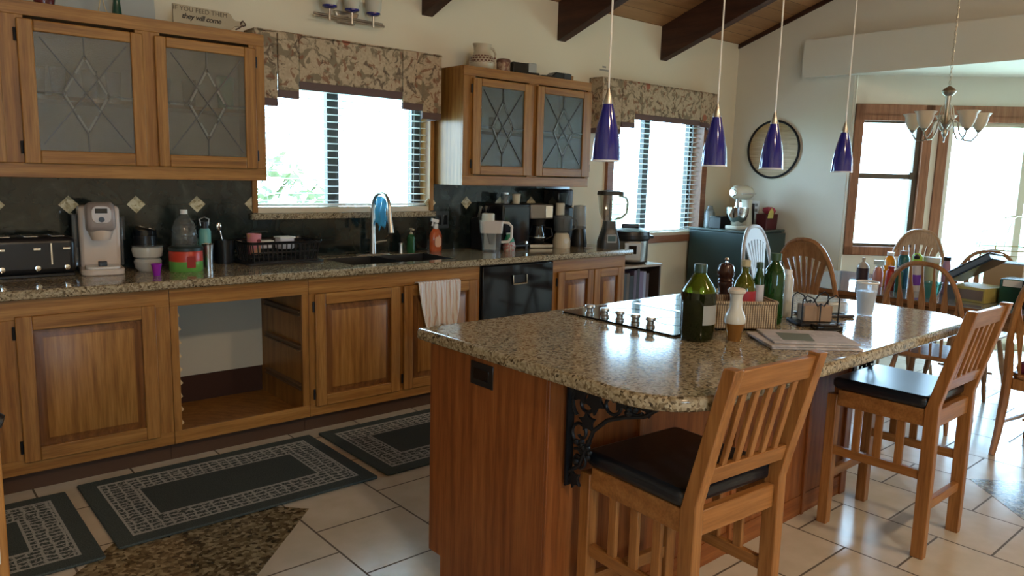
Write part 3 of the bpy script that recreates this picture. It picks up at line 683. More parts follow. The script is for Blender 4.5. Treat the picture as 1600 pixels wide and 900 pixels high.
# iron scroll brackets
def spiral(c, r0, r1, a0, turns, n=26): return [(c[0]+(r0+(r1-r0)*i/n)*math.cos(a0+turns*2*math.pi*i/n), c[1]+(r0+(r1-r0)*i/n)*math.sin(a0+turns*2*math.pi*i/n)) for i in range(n+1)]
def bracket(x, label):
    t = thing('countertop_bracket', label, 'bracket', (x, 1.518, .875), 0, 'black iron scroll brackets under the island top')
    bm = nb(); B(bm, -.014, .014, -.008, -.001, -.345, -.003); B(bm, -.014, .014, -.36, -.001, -.009, -.001); obj('mounting_bar', bm, BLACKM, t)
    bm = nb(); Q = lambda pts: [(0, -p[0], -p[1]) for p in pts]
    tube(bm, Q([(.01, .30), (.05, .27), (.075, .21), (.10, .15), (.15, .105), (.21, .08), (.28, .06), (.345, .012)]), .0065, 7)
    tube(bm, Q(spiral((.065, .075), .055, .012, 2.2, 1.3)), .0055, 6); tube(bm, Q(spiral((.165, .055), .045, .012, 3.6, 1.3)), .0055, 6)
    tube(bm, Q(spiral((.05, .17), .042, .01, 1.2, 1.2)), .0055, 6); tube(bm, Q(spiral((.045, .255), .035, .01, 4.2, 1.2)), .005, 6)
    tube(bm, Q(spiral((.25, .035), .03, .01, .6, 1.2)), .005, 6)
    obj('vine_scroll', bm, BLACKM, t)
    def leaf(c, s, a):
        bm = nb(); pts = []
        for i in range(15):
            th = 2*math.pi*i/15; r = s*(.72+.28*math.cos(5*th))
            pts.append((-(c[0]+r*math.cos(th+a)), -(c[1]+r*math.sin(th+a))))
        prism(bm, pts, 'yz', -.005, .005); obj('leaf', bm, BLACKM, t, .001)
    for c, s, a in (((.10, .06), .045, .3), ((.045, .05), .035, 1.), ((.20, .035), .036, 2.), ((.075, .13), .034, .8), ((.295, .03), .03, .2), ((.03, .32), .03, .5)): leaf(c, s, a)
    bm = nb(); random.seed(int(x*10))
    for k in range(16):
        px, pz = .058+random.uniform(-.024, .024), .225+random.uniform(-.034, .034)
        lathe(bm, [(0, -.009), (.0065, -.0065), (.009, 0), (.0065, .0065), (0, .009)], (random.uniform(-.006, .006), -px, -pz), 8)
    obj('grape_cluster', bm, BLACKM, t); bm = nb()
    for k in range(8):
        px, pz = .235+random.uniform(-.02, .02), .05+random.uniform(-.015, .02)
        lathe(bm, [(0, -.009), (.0065, -.0065), (.009, 0), (.0065, .0065), (0, .009)], (random.uniform(-.006, .006), -px, -pz), 8)
    obj('grape_cluster', bm, BLACKM, t)
bracket(1.56, 'black iron vine bracket under the island top, left of the nearest stool')
bracket(3.425, 'black iron vine bracket under the island top, behind the farther stool')
# ============================================================ STOOLS
def stool(loc, rz, label):
    t = thing('bar_stool', label, 'bar stool', loc, rz, 'oak bar stools at the island')
    W, Dp = .365, .385; hx, hy = W/2, Dp/2; pz = .60; lean = .095; ph = 1.0
    for s in (-1, 1):
        bm = nb(); bar(bm, (s*hx, hy, 0), (s*hx, hy, .575), .042, .042); obj('leg', bm, SOAK['z'], t, .003)
        bm = nb(); w = .036; a = .024; x0, x1 = s*hx-w/2, s*hx+w/2
        pts = [(-hy-a-.004, 0), (-hy+a-.004, 0), (-hy+a, .60), (-hy-lean+.015, ph), (-hy-lean-.024, ph), (-hy-a-.002, .62)]
        prism(bm, pts, 'yz', x0, x1); obj('back_post', bm, SOAK['z'], t, .003)
    bm = nb()
    B(bm, -hx+.018, hx-.018, hy-.015, hy+.012, .53, .598); B(bm, -hx+.018, hx-.018, -hy-.012, -hy+.014, .525, .595)
    for s in (-1, 1): B(bm, s*hx-.013, s*hx+.013, -hy+.02, hy-.02, .53, .598)
    obj('seat_frame', bm, SOAK['x'], t, .003)
    bm = nb(); prism(bm, rrect(W+.045, Dp+.0, .03, 4, 0, .010), 'xy', .6, .648); o = obj('seat', bm, NAVY, t, .018, 4)
    for s in (-1, 1):
        bm = nb(); B(bm, s*hx-.011, s*hx+.011, -hy+.02, hy-.02, .315, .352); obj('stretcher', bm, SOAK['y'], t, .002)
        for y in (-.085, -.0, .085):
            bm = nb(); B(bm, s*hx-.007, s*hx+.007, y-.015, y+.015, .35, .532); obj('side_slat', bm, SOAK['z'], t, .002)
    bm = nb(); B(bm, -hx+.018, hx-.018, -hy-.012, -hy+.012, .185, .222); obj('stretcher', bm, SOAK['x'], t, .002)
    bm = nb(); B(bm, -hx+.018, hx-.018, hy-.012, hy+.012, .20, .24); obj('footrest', bm, SOAK['x'], t, .002)
    yb = lambda z: -hy-.004-(z-.6)/.4*lean
    for z0, z1, n in ((.925, .992, 'top_rail'), (.675, .722, 'back_rail')):
        bm = nb(); prism(bm, [(yb(z0)-.010, z0), (yb(z0)+.012, z0), (yb(z1)+.012, z1), (yb(z1)-.010, z1)], 'yz', -hx+.018, hx-.018); obj(n, bm, SOAK['x'], t, .003)
    for i in range(5):
        x = -.112+i*.056; bm = nb(); bar(bm, (x, yb(.72), .715), (x, yb(.93), .93), .020, .012); obj('back_slat', bm, SOAK['z'], t, .002)
    return t
stool((1.775, 1.262, 0), R(-4), 'oak bar stool with black seat nearest the camera, by the island corner')
stool((3.245, 1.235, 0), R(0), 'oak bar stool with shiny black seat at the far end of the island')

# ============================================================ RUGS
def rug(cx, cy, label):
    bm = nb(); prism(bm, rrect(1.13, .73, .012, 3), 'xy', 0, .011); bmesh.ops.translate(bm, verts=bm.verts, vec=(0, 0, 0))
    o = obj('rug', bm, RUG, None, .004, loc=(cx, cy, .0016)); return tag(o, label, 'rug', 'dark green bordered rugs along the cabinets')
rug(1.215, 3.345, 'dark green rug with pale lattice border below the empty drawer bay')
rug(2.392, 3.34, 'dark green bordered rug in front of the sink, partly behind the island')
rug(.033, 3.305, 'dark green bordered rug at the lower left corner of the photo')

# ============================================================ PENDANTS
BLUEG = M('cobalt_glass', (.012, .016, .20), .12, spec=.6, coat=.5)
def bp_shade():
    return [(.0145, .178), (.022, .150), (.033, .105), (.041, .055), (.045, .0), (.043, .0), (.039, .055), (.031, .105), (.020, .150), (.012, .178)]
def pendant(x, y, label):
    t = thing('pendant_lamp', label, 'pendant lamp', (x, y, 1.50), 0, 'blue glass pendant lamps above the island')
    zc = CZ(y)-1.50
    bm = nb(); lathe(bm, bp_shade(), n=28); obj('shade', bm, BLUEG, t)
    bm = nb(); lathe(bm, [(.0458, -.001), (.0458, .004), (.0425, .004), (.0425, -.001), (.0458, -.001)], n=28); obj('shade_rim', bm, M('white_inner_glass', (.7, .7, .75), .3), t)
    bm = nb(); lathe(bm, [(.0155, .174), (.0155, .180), (.008, .205), (.0035, .222), (0, .222)], n=20); obj('shade_cap', bm, NICKEL, t)
    bm = nb(); lathe(bm, [(0, .06), (.016, .07), (.02, .10), (.012, .14), (.008, .17), (0, .17)], n=14); obj('bulb', bm, WHITE, t)
    bm = nb(); tube(bm, [(0, 0, .22), (0, 0, zc)], .0032, 7); obj('cord', bm, mixglass('clear_cord_%d' % int(x*100), (.8, .78, .72), rough=.2, diff=(.85, .82, .76), dfac=.8), t)
    bm = nb(); lathe(bm, [(0, zc+.04), (.055, zc+.04), (.055, zc-.0), (.03, zc-.025), (0, zc-.025)], n=24); obj('ceiling_canopy', bm, NICKEL, t)
for x, l in ((1.785, 'blue glass pendant lamp, leftmost of four above the island'), (2.366, 'blue glass pendant lamp beside the right valance, second from left'), (2.755, 'blue glass pendant lamp in front of the round wall tray'), (3.345, 'blue glass pendant lamp nearest the nook window, rightmost of four')): pendant(x, 1.622, l)

# ============================================================ SMALL OBJECT BUILDERS
CT = .9152
def simple(name, bm, mat, label, cat, loc, rz=0, group=None, bevel=0):
    o = obj(name, bm, mat, None, bevel, loc=loc); o.rotation_euler = (0, 0, rz); return tag(o, label, cat, group)
def P(name, prof, mat, parent, n=24, c=(0, 0, 0), **k):
    bm = nb(); lathe(bm, prof, c, n, **k); return obj(name, bm, mat, parent)
def BX(name, x0, x1, y0, y1, z0, z1, mat, parent, bevel=.003, seg=2):
    bm = nb(); B(bm, x0, x1, y0, y1, z0, z1); return obj(name, bm, mat, parent, bevel, seg)
# ---- on top of the left wall cabinet
t = thing('wooden_sign', 'cutting-board shaped wooden sign with lettering on top of left wall cabinet', 'sign', (1.405, 4.035, 2.1505))
SGN = rgb('pale_sign_wood', (.42, .35, .24), .7)
bm = nb(); pr = [(-.155, 0), (.118, 0), (.135, .006), (.150, .022), (.185, .026), (.205, .034), (.205, .046), (.19, .054), (.155, .052), (.140, .062), (.132, .078), (.118, .086), (-.155, .092)]
prism(bm, pr, 'xz', 0, .015); board = obj('board', bm, SGN, t, .002)
INK = rgb('sign_ink', (.03, .022, .018), .7)
text('IF YOU FEED THEM', .030, rgb('thin_sign_ink', (.12, .09, .06), .7), board, (-.022, -.0008, .062), (R(90), R(1), 0), 'upper_lettering', space=1.05)
text('they will come', .036, INK, board, (-.018, -.0008, .026), (R(90), R(1), 0), 'lower_lettering', shear=.25, offset=.0006, space=.92)
bm = nb(); tube(bm, [(.192+.012*math.cos(a/8*6.28), -.004+.01*math.sin(a/8*6.28*2), .042+.013*math.sin(a/8*6.28)) for a in range(8)], .0035, 6, True); tube(bm, [(.19, -.004, .034), (.172, -.008, .018), (.15, -.010, .006)], .004, 6); obj('ribbon', bm, rgb('brown_ribbon', (.12, .07, .05), .8), t)
bm = nb(); prism(bm, [(0, 0), (.52, 0), (.52, .38), (0, .38)], 'xz', 0, .012); o = simple('picture_board', bm, rgb('pale_blue_board', (.42, .46, .45), .5), 'pale blue-grey board leaning on the wall above the left wall cabinet', 'board', (.71, 4.245, 2.152), bevel=.002); o.rotation_euler = (R(-8), 0, 0)
t = thing('green_vase', 'dark green vase beside the pale board, above the left wall cabinet', 'vase', (1.00, 4.05, 2.1505))
P('body', [(0, 0), (.022, 0), (.019, .03), (.015, .06), (.022, .11), (.026, .16), (.018, .2), (.015, .2), (.015, .01), (0, .01)], rgb('dark_green_glaze', (.012, .06, .04), .2), t); P('lip', [(.015, .198), (.021, .2), (.021, .206), (.014, .206)], rgb('black_glaze', (.01, .01, .01), .2), t)
t = thing('ribbon_loop', 'cream ribbon loop hanging above the left wall cabinet', 'ribbon', (.934, 4.04, 2.1505))
bm = nb(); tube(bm, [(-.016, 0, 0), (-.010, 0, .03), (-.002, 0, .07), (.004, 0, .075), (.010, 0, .03), (.022, .0, 0)], .0028, 6); obj('loop', bm, rgb('cream_ribbon', (.55, .45, .28), .8), t)
t = thing('tealight_holder', 'dark red candle holder with white candle above the left wall cabinet', 'candle holder', (.706, 4.07, 2.1505))
P('holder', [(0, 0), (.04, 0), (.045, .03), (.04, .05), (.032, .05), (.03, .01), (0, .01)], rgb('dark_red_glass', (.10, .01, .012), .2), t); P('candle', [(0, .01), (.008, .01), (.008, .042), (0, .042)], WHITE, t, 12)
# ---- on top of the right wall cabinet
t = thing('ceramic_jug', 'cream pottery jug with brown brick bands on top of right wall cabinet', 'jug', (3.285, 4.15, 2.1455))
jm = M('jug_glaze', (.55, .47, .34), .3); q = N(jm); c = q.n('ShaderNodeTexCoord'); s = q.n('ShaderNodeSeparateXYZ'); q.l(c.outputs['Object'], s.inputs[0])
at = q.math('ARCTAN2', s.outputs[1], s.outputs[0]); cb = q.n('ShaderNodeCombineXYZ'); q.l(q.math('MULTIPLY', at, .08), cb.inputs[0]); q.l(s.outputs[2], cb.inputs[1])
b = q.n('ShaderNodeTexBrick'); q.l(cb.outputs[0], b.inputs['Vector']); b.inputs['Scale'].default_value = 1; b.inputs['Brick Width'].default_value = .024; b.inputs['Row Height'].default_value = .0165; b.inputs['Mortar Size'].default_value = .0028; b.inputs['Mortar Smooth'].default_value = 0
b.inputs['Color1'].default_value = (.12, .045, .03, 1); b.inputs['Color2'].default_value = (.16, .06, .04, 1); b.inputs['Mortar'].default_value = (.52, .44, .32, 1)
q.l(q.mix(q.math('MULTIPLY', q.math('GREATER_THAN', s.outputs[2], .045), q.math('LESS_THAN', s.outputs[2], .094)), (.55, .47, .34), b.outputs[0]), q.b.inputs['Base Color'])
bm = nb(); lathe(bm, [(0, 0), (.07, 0), (.082, .02), (.088, .05), (.082, .08), (.066, .10), (.056, .12), (.058, .15), (.064, .17), (.058, .17), (.052, .15), (.05, .12), (.06, .1), (.076, .06), (0, .012)], n=36, wav=lambda a, k: (.22*max(0, math.cos(a-3.3))**8 if k in (8, 9) else 0)); obj('body', bm, jm, t)
bm = nb(); tube(bm, [(.055, -.01, .155), (.085, -.012, .15), (.108, -.012, .12), (.102, -.01, .08), (.08, -.005, .055)], [.008, .009, .008, .008, .009], 8); obj('handle', bm, jm, t)
t = thing('small_pot', 'small brown floral pot beside the jug on the right wall cabinet', 'pot', (3.475, 4.15, 2.1455))
pm = M('brown_pot_glaze', (.24, .12, .08), .35); q = N(pm); q.l(q.ramp(q.noise(q.coord(), 45, 3), [(.45, (.20, .085, .055)), (.6, (.42, .30, .20))]), q.b.inputs['Base Color'])
P('body', [(0, 0), (.045, 0), (.048, .01), (.048, .072), (.044, .078), (0, .078)], pm, t); P('lid', [(.05, .072), (.05, .088), (.044, .095), (.03, .096), (.028, .09), (0, .09)], rgb('brown_lid', (.16, .065, .04), .4), t)
t = thing('clock_radio', 'black and silver radio lying between pot and black case, on right cabinet', 'radio', (3.64, 4.15, 2.1455), R(-6))
bm = nb(); prism(bm, [(-.05, 0), (.05, 0), (.035, .02), (.02, .085), (-.045, .085)], 'yz', -.10, .07); obj('body', bm, BLACK, t, .004)
bm = nb(); prism(bm, [(-.055, .004), (.052, .004), (.034, .026), (.018, .09), (-.05, .09)], 'yz', .03, .10); obj('silver_end', bm, rgb('silver_plastic', (.42, .45, .46), .3, metal=.4), t, .004)
bm = nb(); B(bm, -.10, .11, -.075, -.045, 0, .022); obj('tray', bm, BLACK, t, .004)
t = thing('camera_case', 'black elongated case with strap end at right of the radio on the cabinet', 'case', (3.93, 4.13, 2.1455), R(-4))
bm = nb(); prism(bm, [(-.19, 0), (-.13, .02), (-.04, .022), (0, .052), (.13, .052), (.14, .045), (.14, 0)], 'xz', -.045, .045); obj('body', bm, BLACK, t, .005)
bm = nb(); B(bm, .07, .142, -.048, -.044, .006, .048); obj('end_patch', bm, rgb('charcoal_patch', (.045, .045, .05), .5), t)
bm = nb(); B(bm, 0, .10, 0, .02, 0, .058); simple('wood_block', bm, OAK['x'], 'small pale wood block behind the black case on right cabinet', 'wood block', (4.10, 4.18, 2.1455), bevel=.002)
bm = nb()
for i in range(9): B(bm, -.055+i*.0125, -.047+i*.0125, -.001, 0, -.006, .004+.003*(i % 3))
t = thing('wall_decal', 'tiny grey lettering decal on the wall above the right cabinet', 'decal', (4.72, YW-.0015, 2.33)); bm.free()
bm = nb(); B(bm, -.06, .06, -.0, .001, -.02, -.006); B(bm, -.022, .022, 0, .001, .006, .02); obj('faded_lettering', bm, rgb('decal_grey', (.33, .31, .27), .7), t)
# ---- vanity light on the wall above the valance
t = thing('wall_light', 'three-lamp brushed nickel wall light above the sink window valance', 'wall light', (2.36, YW, 2.365))
bm = nb(); prism(bm, [(-.085, .045), (.085, .045), (.055, -.03), (-.055, -.03)], 'xz', -.03, -.0005); obj('wall_plate', bm, NICKEL, t, .008)
bm = nb(); cyl(bm, (-.235, -.055, .0), (.235, -.055, .0), .008, n=10); obj('crossbar', bm, NICKEL, t)
bm = nb(); cyl(bm, (-.235, -.075, -.016), (.235, -.075, -.016), .006, n=10); obj('crossbar', bm, NICKEL, t)
bm = nb(); cyl(bm, (0, -.01, .0), (0, -.06, .0), .014, n=10); obj('stem', bm, NICKEL, t)
FROST = rgb('frosted_lamp_glass', (.55, .52, .44), .45)
for x in (-.148, .0, .148):
    s = P('lamp_shade', [(.018, .038), (.040, .05), (.050, .08), (.053, .13), (.050, .13), (.046, .08), (.034, .052), (.014, .042)], FROST, t, 24, (x, -.09, 0))
    P('blue_collar', [(.0, .030), (.030, .034), (.044, .042), (.044, .050), (.020, .046), (0, .04)], BLUEG, s, 24, (x, -.09, 0))
    bm = nb(); cyl(bm, (x, -.09, -.035), (x, -.09, .034), .0075, n=10); obj('socket_post', bm, NICKEL, s)
# ---- in the glass cabinets
def cups(spec, zz, grp, where):
    for i, (x, y, kind, lab) in enumerate(spec):
        if kind == 'glass':
            o = simple('drinking_glass', lathe(nb(), [(0, 0), (.028, 0), (.036, .14), (.034, .14), (.026, .006), (0, .006)], n=18), CLEARG, lab, 'glass', (x, y, zz), 0, grp)
        elif kind == 'tumbler':
            o = simple('tumbler', lathe(nb(), [(0, 0), (.038, 0), (.045, .17), (.042, .17), (.035, .008), (0, .008)], n=18), bpy.data.materials.get('teal_tumbler') or rgb('teal_tumbler', (.10, .38, .30), .4), lab, 'tumbler', (x, y, zz), 0, grp)
        else:
            t = thing('mug', lab, 'mug', (x, y, zz), 0, grp)
            mm = bpy.data.materials.get('mug_glaze') or rgb('mug_glaze', (.62, .62, .58), .3)
            P('body', [(0, 0), (.036, 0), (.040, .01), (.041, .09), (.038, .09), (.036, .01), (0, .01)], mm, t, 18)
            bm = nb(); tube(bm, [(.038, 0, .075), (.06, 0, .07), (.066, 0, .045), (.058, 0, .025), (.038, 0, .02)], .005, 6); obj('handle', bm, mm, t)
cups([(.68, 4.2, 'glass', 'drinking glass on the upper shelf, leftmost behind the left leaded door'), (.76, 4.17, 'glass', 'drinking glass on the upper shelf, second from left in the left cabinet'), (.90, 4.2, 'glass', 'drinking glass on the upper shelf, behind the amber-lit diamond'), (1.0, 4.18, 'glass', 'drinking glass on the upper shelf, right end behind left leaded door'),
      (1.24, 4.2, 'glass', 'drinking glass on the upper shelf, left side behind second leaded door'), (1.36, 4.18, 'glass', 'drinking glass on the upper shelf, middle of second leaded door'), (1.535, 4.14, 'tumbler', 'teal tumbler on the upper shelf behind the second leaded door')], 1.7545, 'glasses in the left wall cabinet', '')
cups([(.70, 4.13, 'mug', 'pale mug at the bottom left behind the left leaded door'), (.83, 4.12, 'mug', 'pale mug at the bottom middle behind the left leaded door'), (1.0, 4.15, 'mug', 'pale mug at the bottom right behind the left leaded door')], 1.4125, 'mugs in the left wall cabinet', '')
cups([(3.25, 4.2, 'mug', 'pale mug on the shelf behind the right cabinet first door'), (3.45, 4.2, 'mug', 'pale mug right of another on the right cabinet first-door shelf'), (3.85, 4.2, 'mug', 'pale mug on the shelf behind the right cabinet second door')], 1.7545, 'mugs in the right wall cabinet', '')
# ---- counter, left to right
t = thing('toaster', 'black four-slot toaster with chrome levers at the left end of the counter', 'toaster', (.545, 4.19, CT))
BX('body', -.235, .235, -.10, .10, .012, .19, BLACK, t, .03, 5); BX('base', -.225, .225, -.095, .095, 0, .015, BLACK, t)
for x in (-.165, -.055, .055, .165):
    bm = nb(); B(bm, x-.028, x+.028, -.07, .07, .1885, .1915); sl = obj('bread_slot', bm, CHROME, t); bm = nb(); B(bm, x-.022, x+.022, -.064, .064, .1905, .1925); obj('slot_opening', bm, BLACK, sl)
for x in (-.13, .13):
    for dx in (-.06, .06):
        bm = nb(); B(bm, x+dx-.016, x+dx+.016, -.118, -.10, .128, .142); lv = obj('lever', bm, CHROME, t, .003)
        bm = nb(); lathe(bm, [(0, 0), (.014, 0), (.012, .014), (0, .016)], (0, 0, 0), 16); bmesh.ops.rotate(bm, verts=bm.verts, matrix=Matrix.Rotation(R(90), 3, 'X')); bmesh.ops.translate(bm, verts=bm.verts, vec=(x+dx, -.10, .045)); obj('browning_knob', bm, CHROME, t)
    bm = nb(); B(bm, x-.003, x+.003, -.103, -.1, .06, .16); obj('lever_slot', bm, CHROME, t)
t = thing('coffee_brewer', 'cream single-serve pod coffee brewer between the toaster and the tub', 'coffee maker', (.90, 4.17, CT), R(-8))
CB = rgb('cream_brewer', (.62, .52, .44), .3); CG = rgb('warm_grey_trim', (.36, .31, .29), .3)
bm = nb(); prism(bm, rrect(.19, .30, .05, 6), 'xy', 0, .03); obj('base', bm, CB, t, .006)
bm = nb(); prism(bm, [(-.01, .02), (.14, .02), (.145, .30), (.12, .33), (-.02, .33), (-.035, .28)], 'yz', -.09, .09); obj('body', bm, CB, t, .02, 4)
bm = nb(); prism(bm, [(-.14, .215), (-.02, .20), (-.0, .30), (-.02, .345), (-.10, .352), (-.15, .32), (-.16, .26)], 'yz', -.062, .062); hd = obj('brew_head', bm, CG, t, .022, 4)
bm = nb(); prism(bm, rrect(.085, .085, .03, 5, 0, .295), 'xz', -.1625, -.14); bz = obj('control_bezel', bm, rgb('bezel', (.55, .50, .47), .25), t, .004)
BX('display', -.026, .026, -.165, -.160, .302, .325, BLACKG, bz, .001)
bm = nb(); cyl(bm, (0, -.160, .272), (0, -.166, .272), .013, n=18); obj('brew_button', bm, BLACK, bz)
P('spout', [(0, .165), (.04, .168), (.052, .20), (.055, .22), (0, .22)], CB, t, 20, (0, -.08, 0))
bm = nb(); prism(bm, rrect(.15, .13, .04, 5, 0, -.085), 'xy', .03, .042); obj('drip_tray', bm, WHITE, t, .003)
bm = nb(); prism(bm, [(.0, .03), (.13, .03), (.13, .29), (0, .29)], 'yz', -.118, -.092); obj('water_tank', bm, CLEARG, t, .008)
bm = nb(); prism(bm, [(.0, .03), (.13, .03), (.13, .27), (0, .27)], 'yz', .092, .105); obj('side_trim', bm, CLEARG, t, .006)
BX('pod_bit', -.02, .018, -.12, -.09, .042, .066, BLACK, t, .003)
t = thing('canister', 'black canister behind the glass jar on the left counter', 'canister', (1.13, 4.25, CT))
P('body', [(0, 0), (.055, 0), (.055, .17), (0, .17)], BLACK, t); P('lid', [(.057, .17), (.057, .20), (.03, .21), (.0, .21)], BLACKG, t)
t = thing('storage_jar', 'grey translucent two-tier jar right of the coffee brewer', 'jar', (1.105, 4.12, CT))
P('lower_tier', [(0, 0), (.045, 0), (.062, .02), (.066, .05), (.058, .063), (0, .063)], rgb('milky_plastic', (.42, .41, .38), .25), t); P('upper_tier', [(.05, .062), (.068, .075), (.074, .11), (.070, .125), (0, .125)], rgb('milky_plastic_pale', (.46, .46, .42), .25), t); P('lid', [(.075, .122), (.075, .13), (0, .132)], CLEARG, t)
t = thing('small_cup', 'tiny purple cup at the counter edge before the jar', 'cup', (1.088, 3.915, CT))
P('body', [(0, 0), (.016, 0), (.024, .055), (.021, .055), (.014, .004), (0, .004)], rgb('purple_plastic', (.25, .012, .33), .35), t); P('rim', [(.024, .053), (.026, .055), (.024, .058), (.021, .056)], rgb('purple_rim', (.33, .03, .42), .3), t)
t = thing('coffee_tub', 'red and green coffee tub with black lid beneath the clear water bottle', 'tub', (1.265, 4.03, CT))
P('lower_band', [(0, 0), (.078, 0), (.082, .006), (.082, .055), (.0, .055)], rgb('green_label', (.13, .36, .07), .3), t, 32); P('upper_band', [(.0821, .053), (.0821, .10), (.078, .108), (0, .108)], rgb('red_label', (.50, .04, .018), .3), t, 32)
P('lid', [(.084, .106), (.084, .122), (.078, .126), (0, .126)], rgb('dark_teal_lid', (.02, .035, .035), .35), t, 32)
bm = nb(); prism(bm, rrect(.042, .06, .004, 3, 0, .052), 'xz', -.0835, -.079); obj('label_patch', bm, rgb('dark_red_patch', (.30, .02, .015), .4), t)
t = thing('water_bottle', 'clear ribbed plastic bottle with white cap behind the coffee tub', 'bottle', (1.315, 4.20, CT))
P('body', [(0, 0), (.062, 0), (.066, .02)] + [(.066-.004*(i % 2), .03+i*.014) for i in range(12)] + [(.06, .21), (.045, .25), (.022, .275), (.018, .285), (0, .285)], mixglass('bottle_plastic', (.80, .83, .83), rough=.08, diff=(.5, .52, .5), dfac=.12), t, 20, wav=lambda a, k: .05*math.cos(6*a+k*.8)); P('cap', [(0, .283), (.019, .283), (.019, .305), (0, .306)], WHITE, t, 16)
t = thing('drink_flask', 'teal flask with black loop cap beside the clear water bottle', 'flask', (1.435, 4.24, CT))
P('body', [(0, 0), (.032, 0), (.032, .185), (.022, .20), (0, .2)], rgb('teal_flask', (.14, .40, .37), .35), t); P('cap', [(0, .198), (.020, .198), (.020, .235), (0, .237)], BLACK, t, 16)
bm = nb(); tube(bm, [(-.02, 0, .215), (-.026, 0, .25), (.0, 0, .262), (.026, 0, .25), (.02, 0, .215)], .004, 6); obj('carry_loop', bm, STEEL, t)
t = thing('steel_cup', 'tall flared steel cup right of the red coffee tub', 'cup', (1.405, 4.11, CT))
P('body', [(0, 0), (.024, 0), (.025, .06), (.030, .125), (.028, .125), (.022, .006), (0, .006)], STEEL, t); P('rim', [(.030, .123), (.032, .126), (.028, .128), (.027, .125)], CHROME, t)
t = thing('utensil_crock', 'black crock holding a spoon, left of the dish rack', 'crock', (1.545, 4.25, CT))
P('body', [(0, 0), (.045, 0), (.050, .13), (.05, .13), (.046, .008), (0, .008)], BLACK, t)
bm = nb(); tube(bm, [(.0, 0, .02), (-.012, 0, .12), (-.022, 0, .175)], [.003, .003, .004], 6); lathe(bm, [(0, -.028), (.012, -.014), (.015, 0), (.010, .016), (0, .022)], (-.028, 0, .20), 12, sy=.3); simple('spoon', bm, CHROME, 'metal spoon standing in the black crock by the dish rack', 'spoon', (1.545, 4.25, CT+.009))
t = thing('dish_rack', 'black slatted dish rack on the counter left of the sink', 'dish rack', (1.83, 4.19, CT))
bm = nb(); prism(bm, rrect(.46, .28, .03, 4), 'xy', .0, .012); obj('drip_tray', bm, BLACK, t, .003)
for s, nm in ((-1, 'front'), (1, 'rear')):
    bm = nb(); 
    for i in range(15): x = -.185+i*.0264; bar(bm, (x, s*.115, .012), (x*1.08, s*.128, .118), .007, .004)
    B(bm, -.205, .205, s*.124-.005, s*.124+.005, .112, .124); B(bm, -.19, .19, s*.112-.004, s*.112+.004, .010, .02); B(bm, -.198, .198, s*.118-.004, s*.118+.004, .062, .07)
    obj('side_grille', bm, BLACK, t)
for s in (-1, 1):
    bm = nb()
    for i in range(9): y = -.10+i*.025; bar(bm, (s*.19, y, .012), (s*.205, y*1.08, .118), .004, .007)
    B(bm, s*.205-.005, s*.205+.005, -.128, .128, .112, .124); obj('end_grille', bm, BLACK, t)
bm = nb(); tube(bm, rr := [(x, y, .124) for x, y in rrect(.44, .275, .03, 4)], .006, 8, True); obj('rim', bm, BLACKG, t)
bm = nb(); lathe(bm, [(0, 0), (.036, 0), (.041, .115), (.038, .115), (.033, .006), (0, .006)]); t = thing('pink_cup', 'pink and peach upside cup resting on the dish rack', 'cup', (1.695, 4.20, CT+.05))
pk = M('pink_cup_print', (.6, .25, .2), .4); q = N(pk); q.l(q.ramp(q.noise(q.coord(), 14, 2), [(.42, (.62, .22, .26)), (.58, (.66, .34, .16))]), q.b.inputs['Base Color']); obj('body', bm, pk, t)
bm = nb(); cyl(bm, (.012, -.0385, .075), (.012, -.041, .075), .012, n=16); obj('round_mark', bm, rgb('maroon_mark', (.15, .02, .03), .5), t)
for i, (x, y, rz, w, h, l) in enumerate(((1.86, 4.16, .1, .09, .07, 'white box-shaped container in the dish rack, right one'), (1.775, 4.23, -.1, .075, .045, 'white low container in the dish rack beside the pink cup'))):
    t = thing('food_container', l, 'container', (x, y, CT+.075), rz); BX('tub', -w/2, w/2, -w*.4, w*.4, 0, h, rgb('white_tub_%d' % i, (.66, .66, .70), .35), t, .012, 3); BX('lid', -w/2-.004, w/2+.004, -w*.43, w*.43, h-.008, h+.003, WHITE, t, .003)
# faucet
t = thing('kitchen_faucet', 'brushed nickel gooseneck faucet behind the black sink', 'faucet', (2.51, 4.272, CT))
bm = nb(); prism(bm, rrect(.24, .05, .02, 5), 'xy', 0, .006); obj('deck_plate', bm, NICKEL, t, .002)
pts = [(0, 0, .005), (0, 0, .10), (0, 0, .30)] + [(0, -.10+.10*math.cos(R(a)), .30+.10*math.sin(R(a))) for a in range(15, 166, 15)] + [(0, -.205, .24)]
bm = nb(); tube(bm, pts, [.022, .019, .0135]+[.0125]*11+[.0135], 14); obj('gooseneck', bm, NICKEL, t)
bm = nb(); tube(bm, [(0, -.204, .25), (0, -.216, .19), (0, -.222, .155)], [.0145, .017, .019], 14); obj('spray_head', bm, NICKEL, t)
bm = nb(); tube(bm, [(.012, 0, .075), (.05, -.002, .082), (.10, -.006, .086)], [.011, .0075, .006], 10); obj('lever', bm, NICKEL, t)
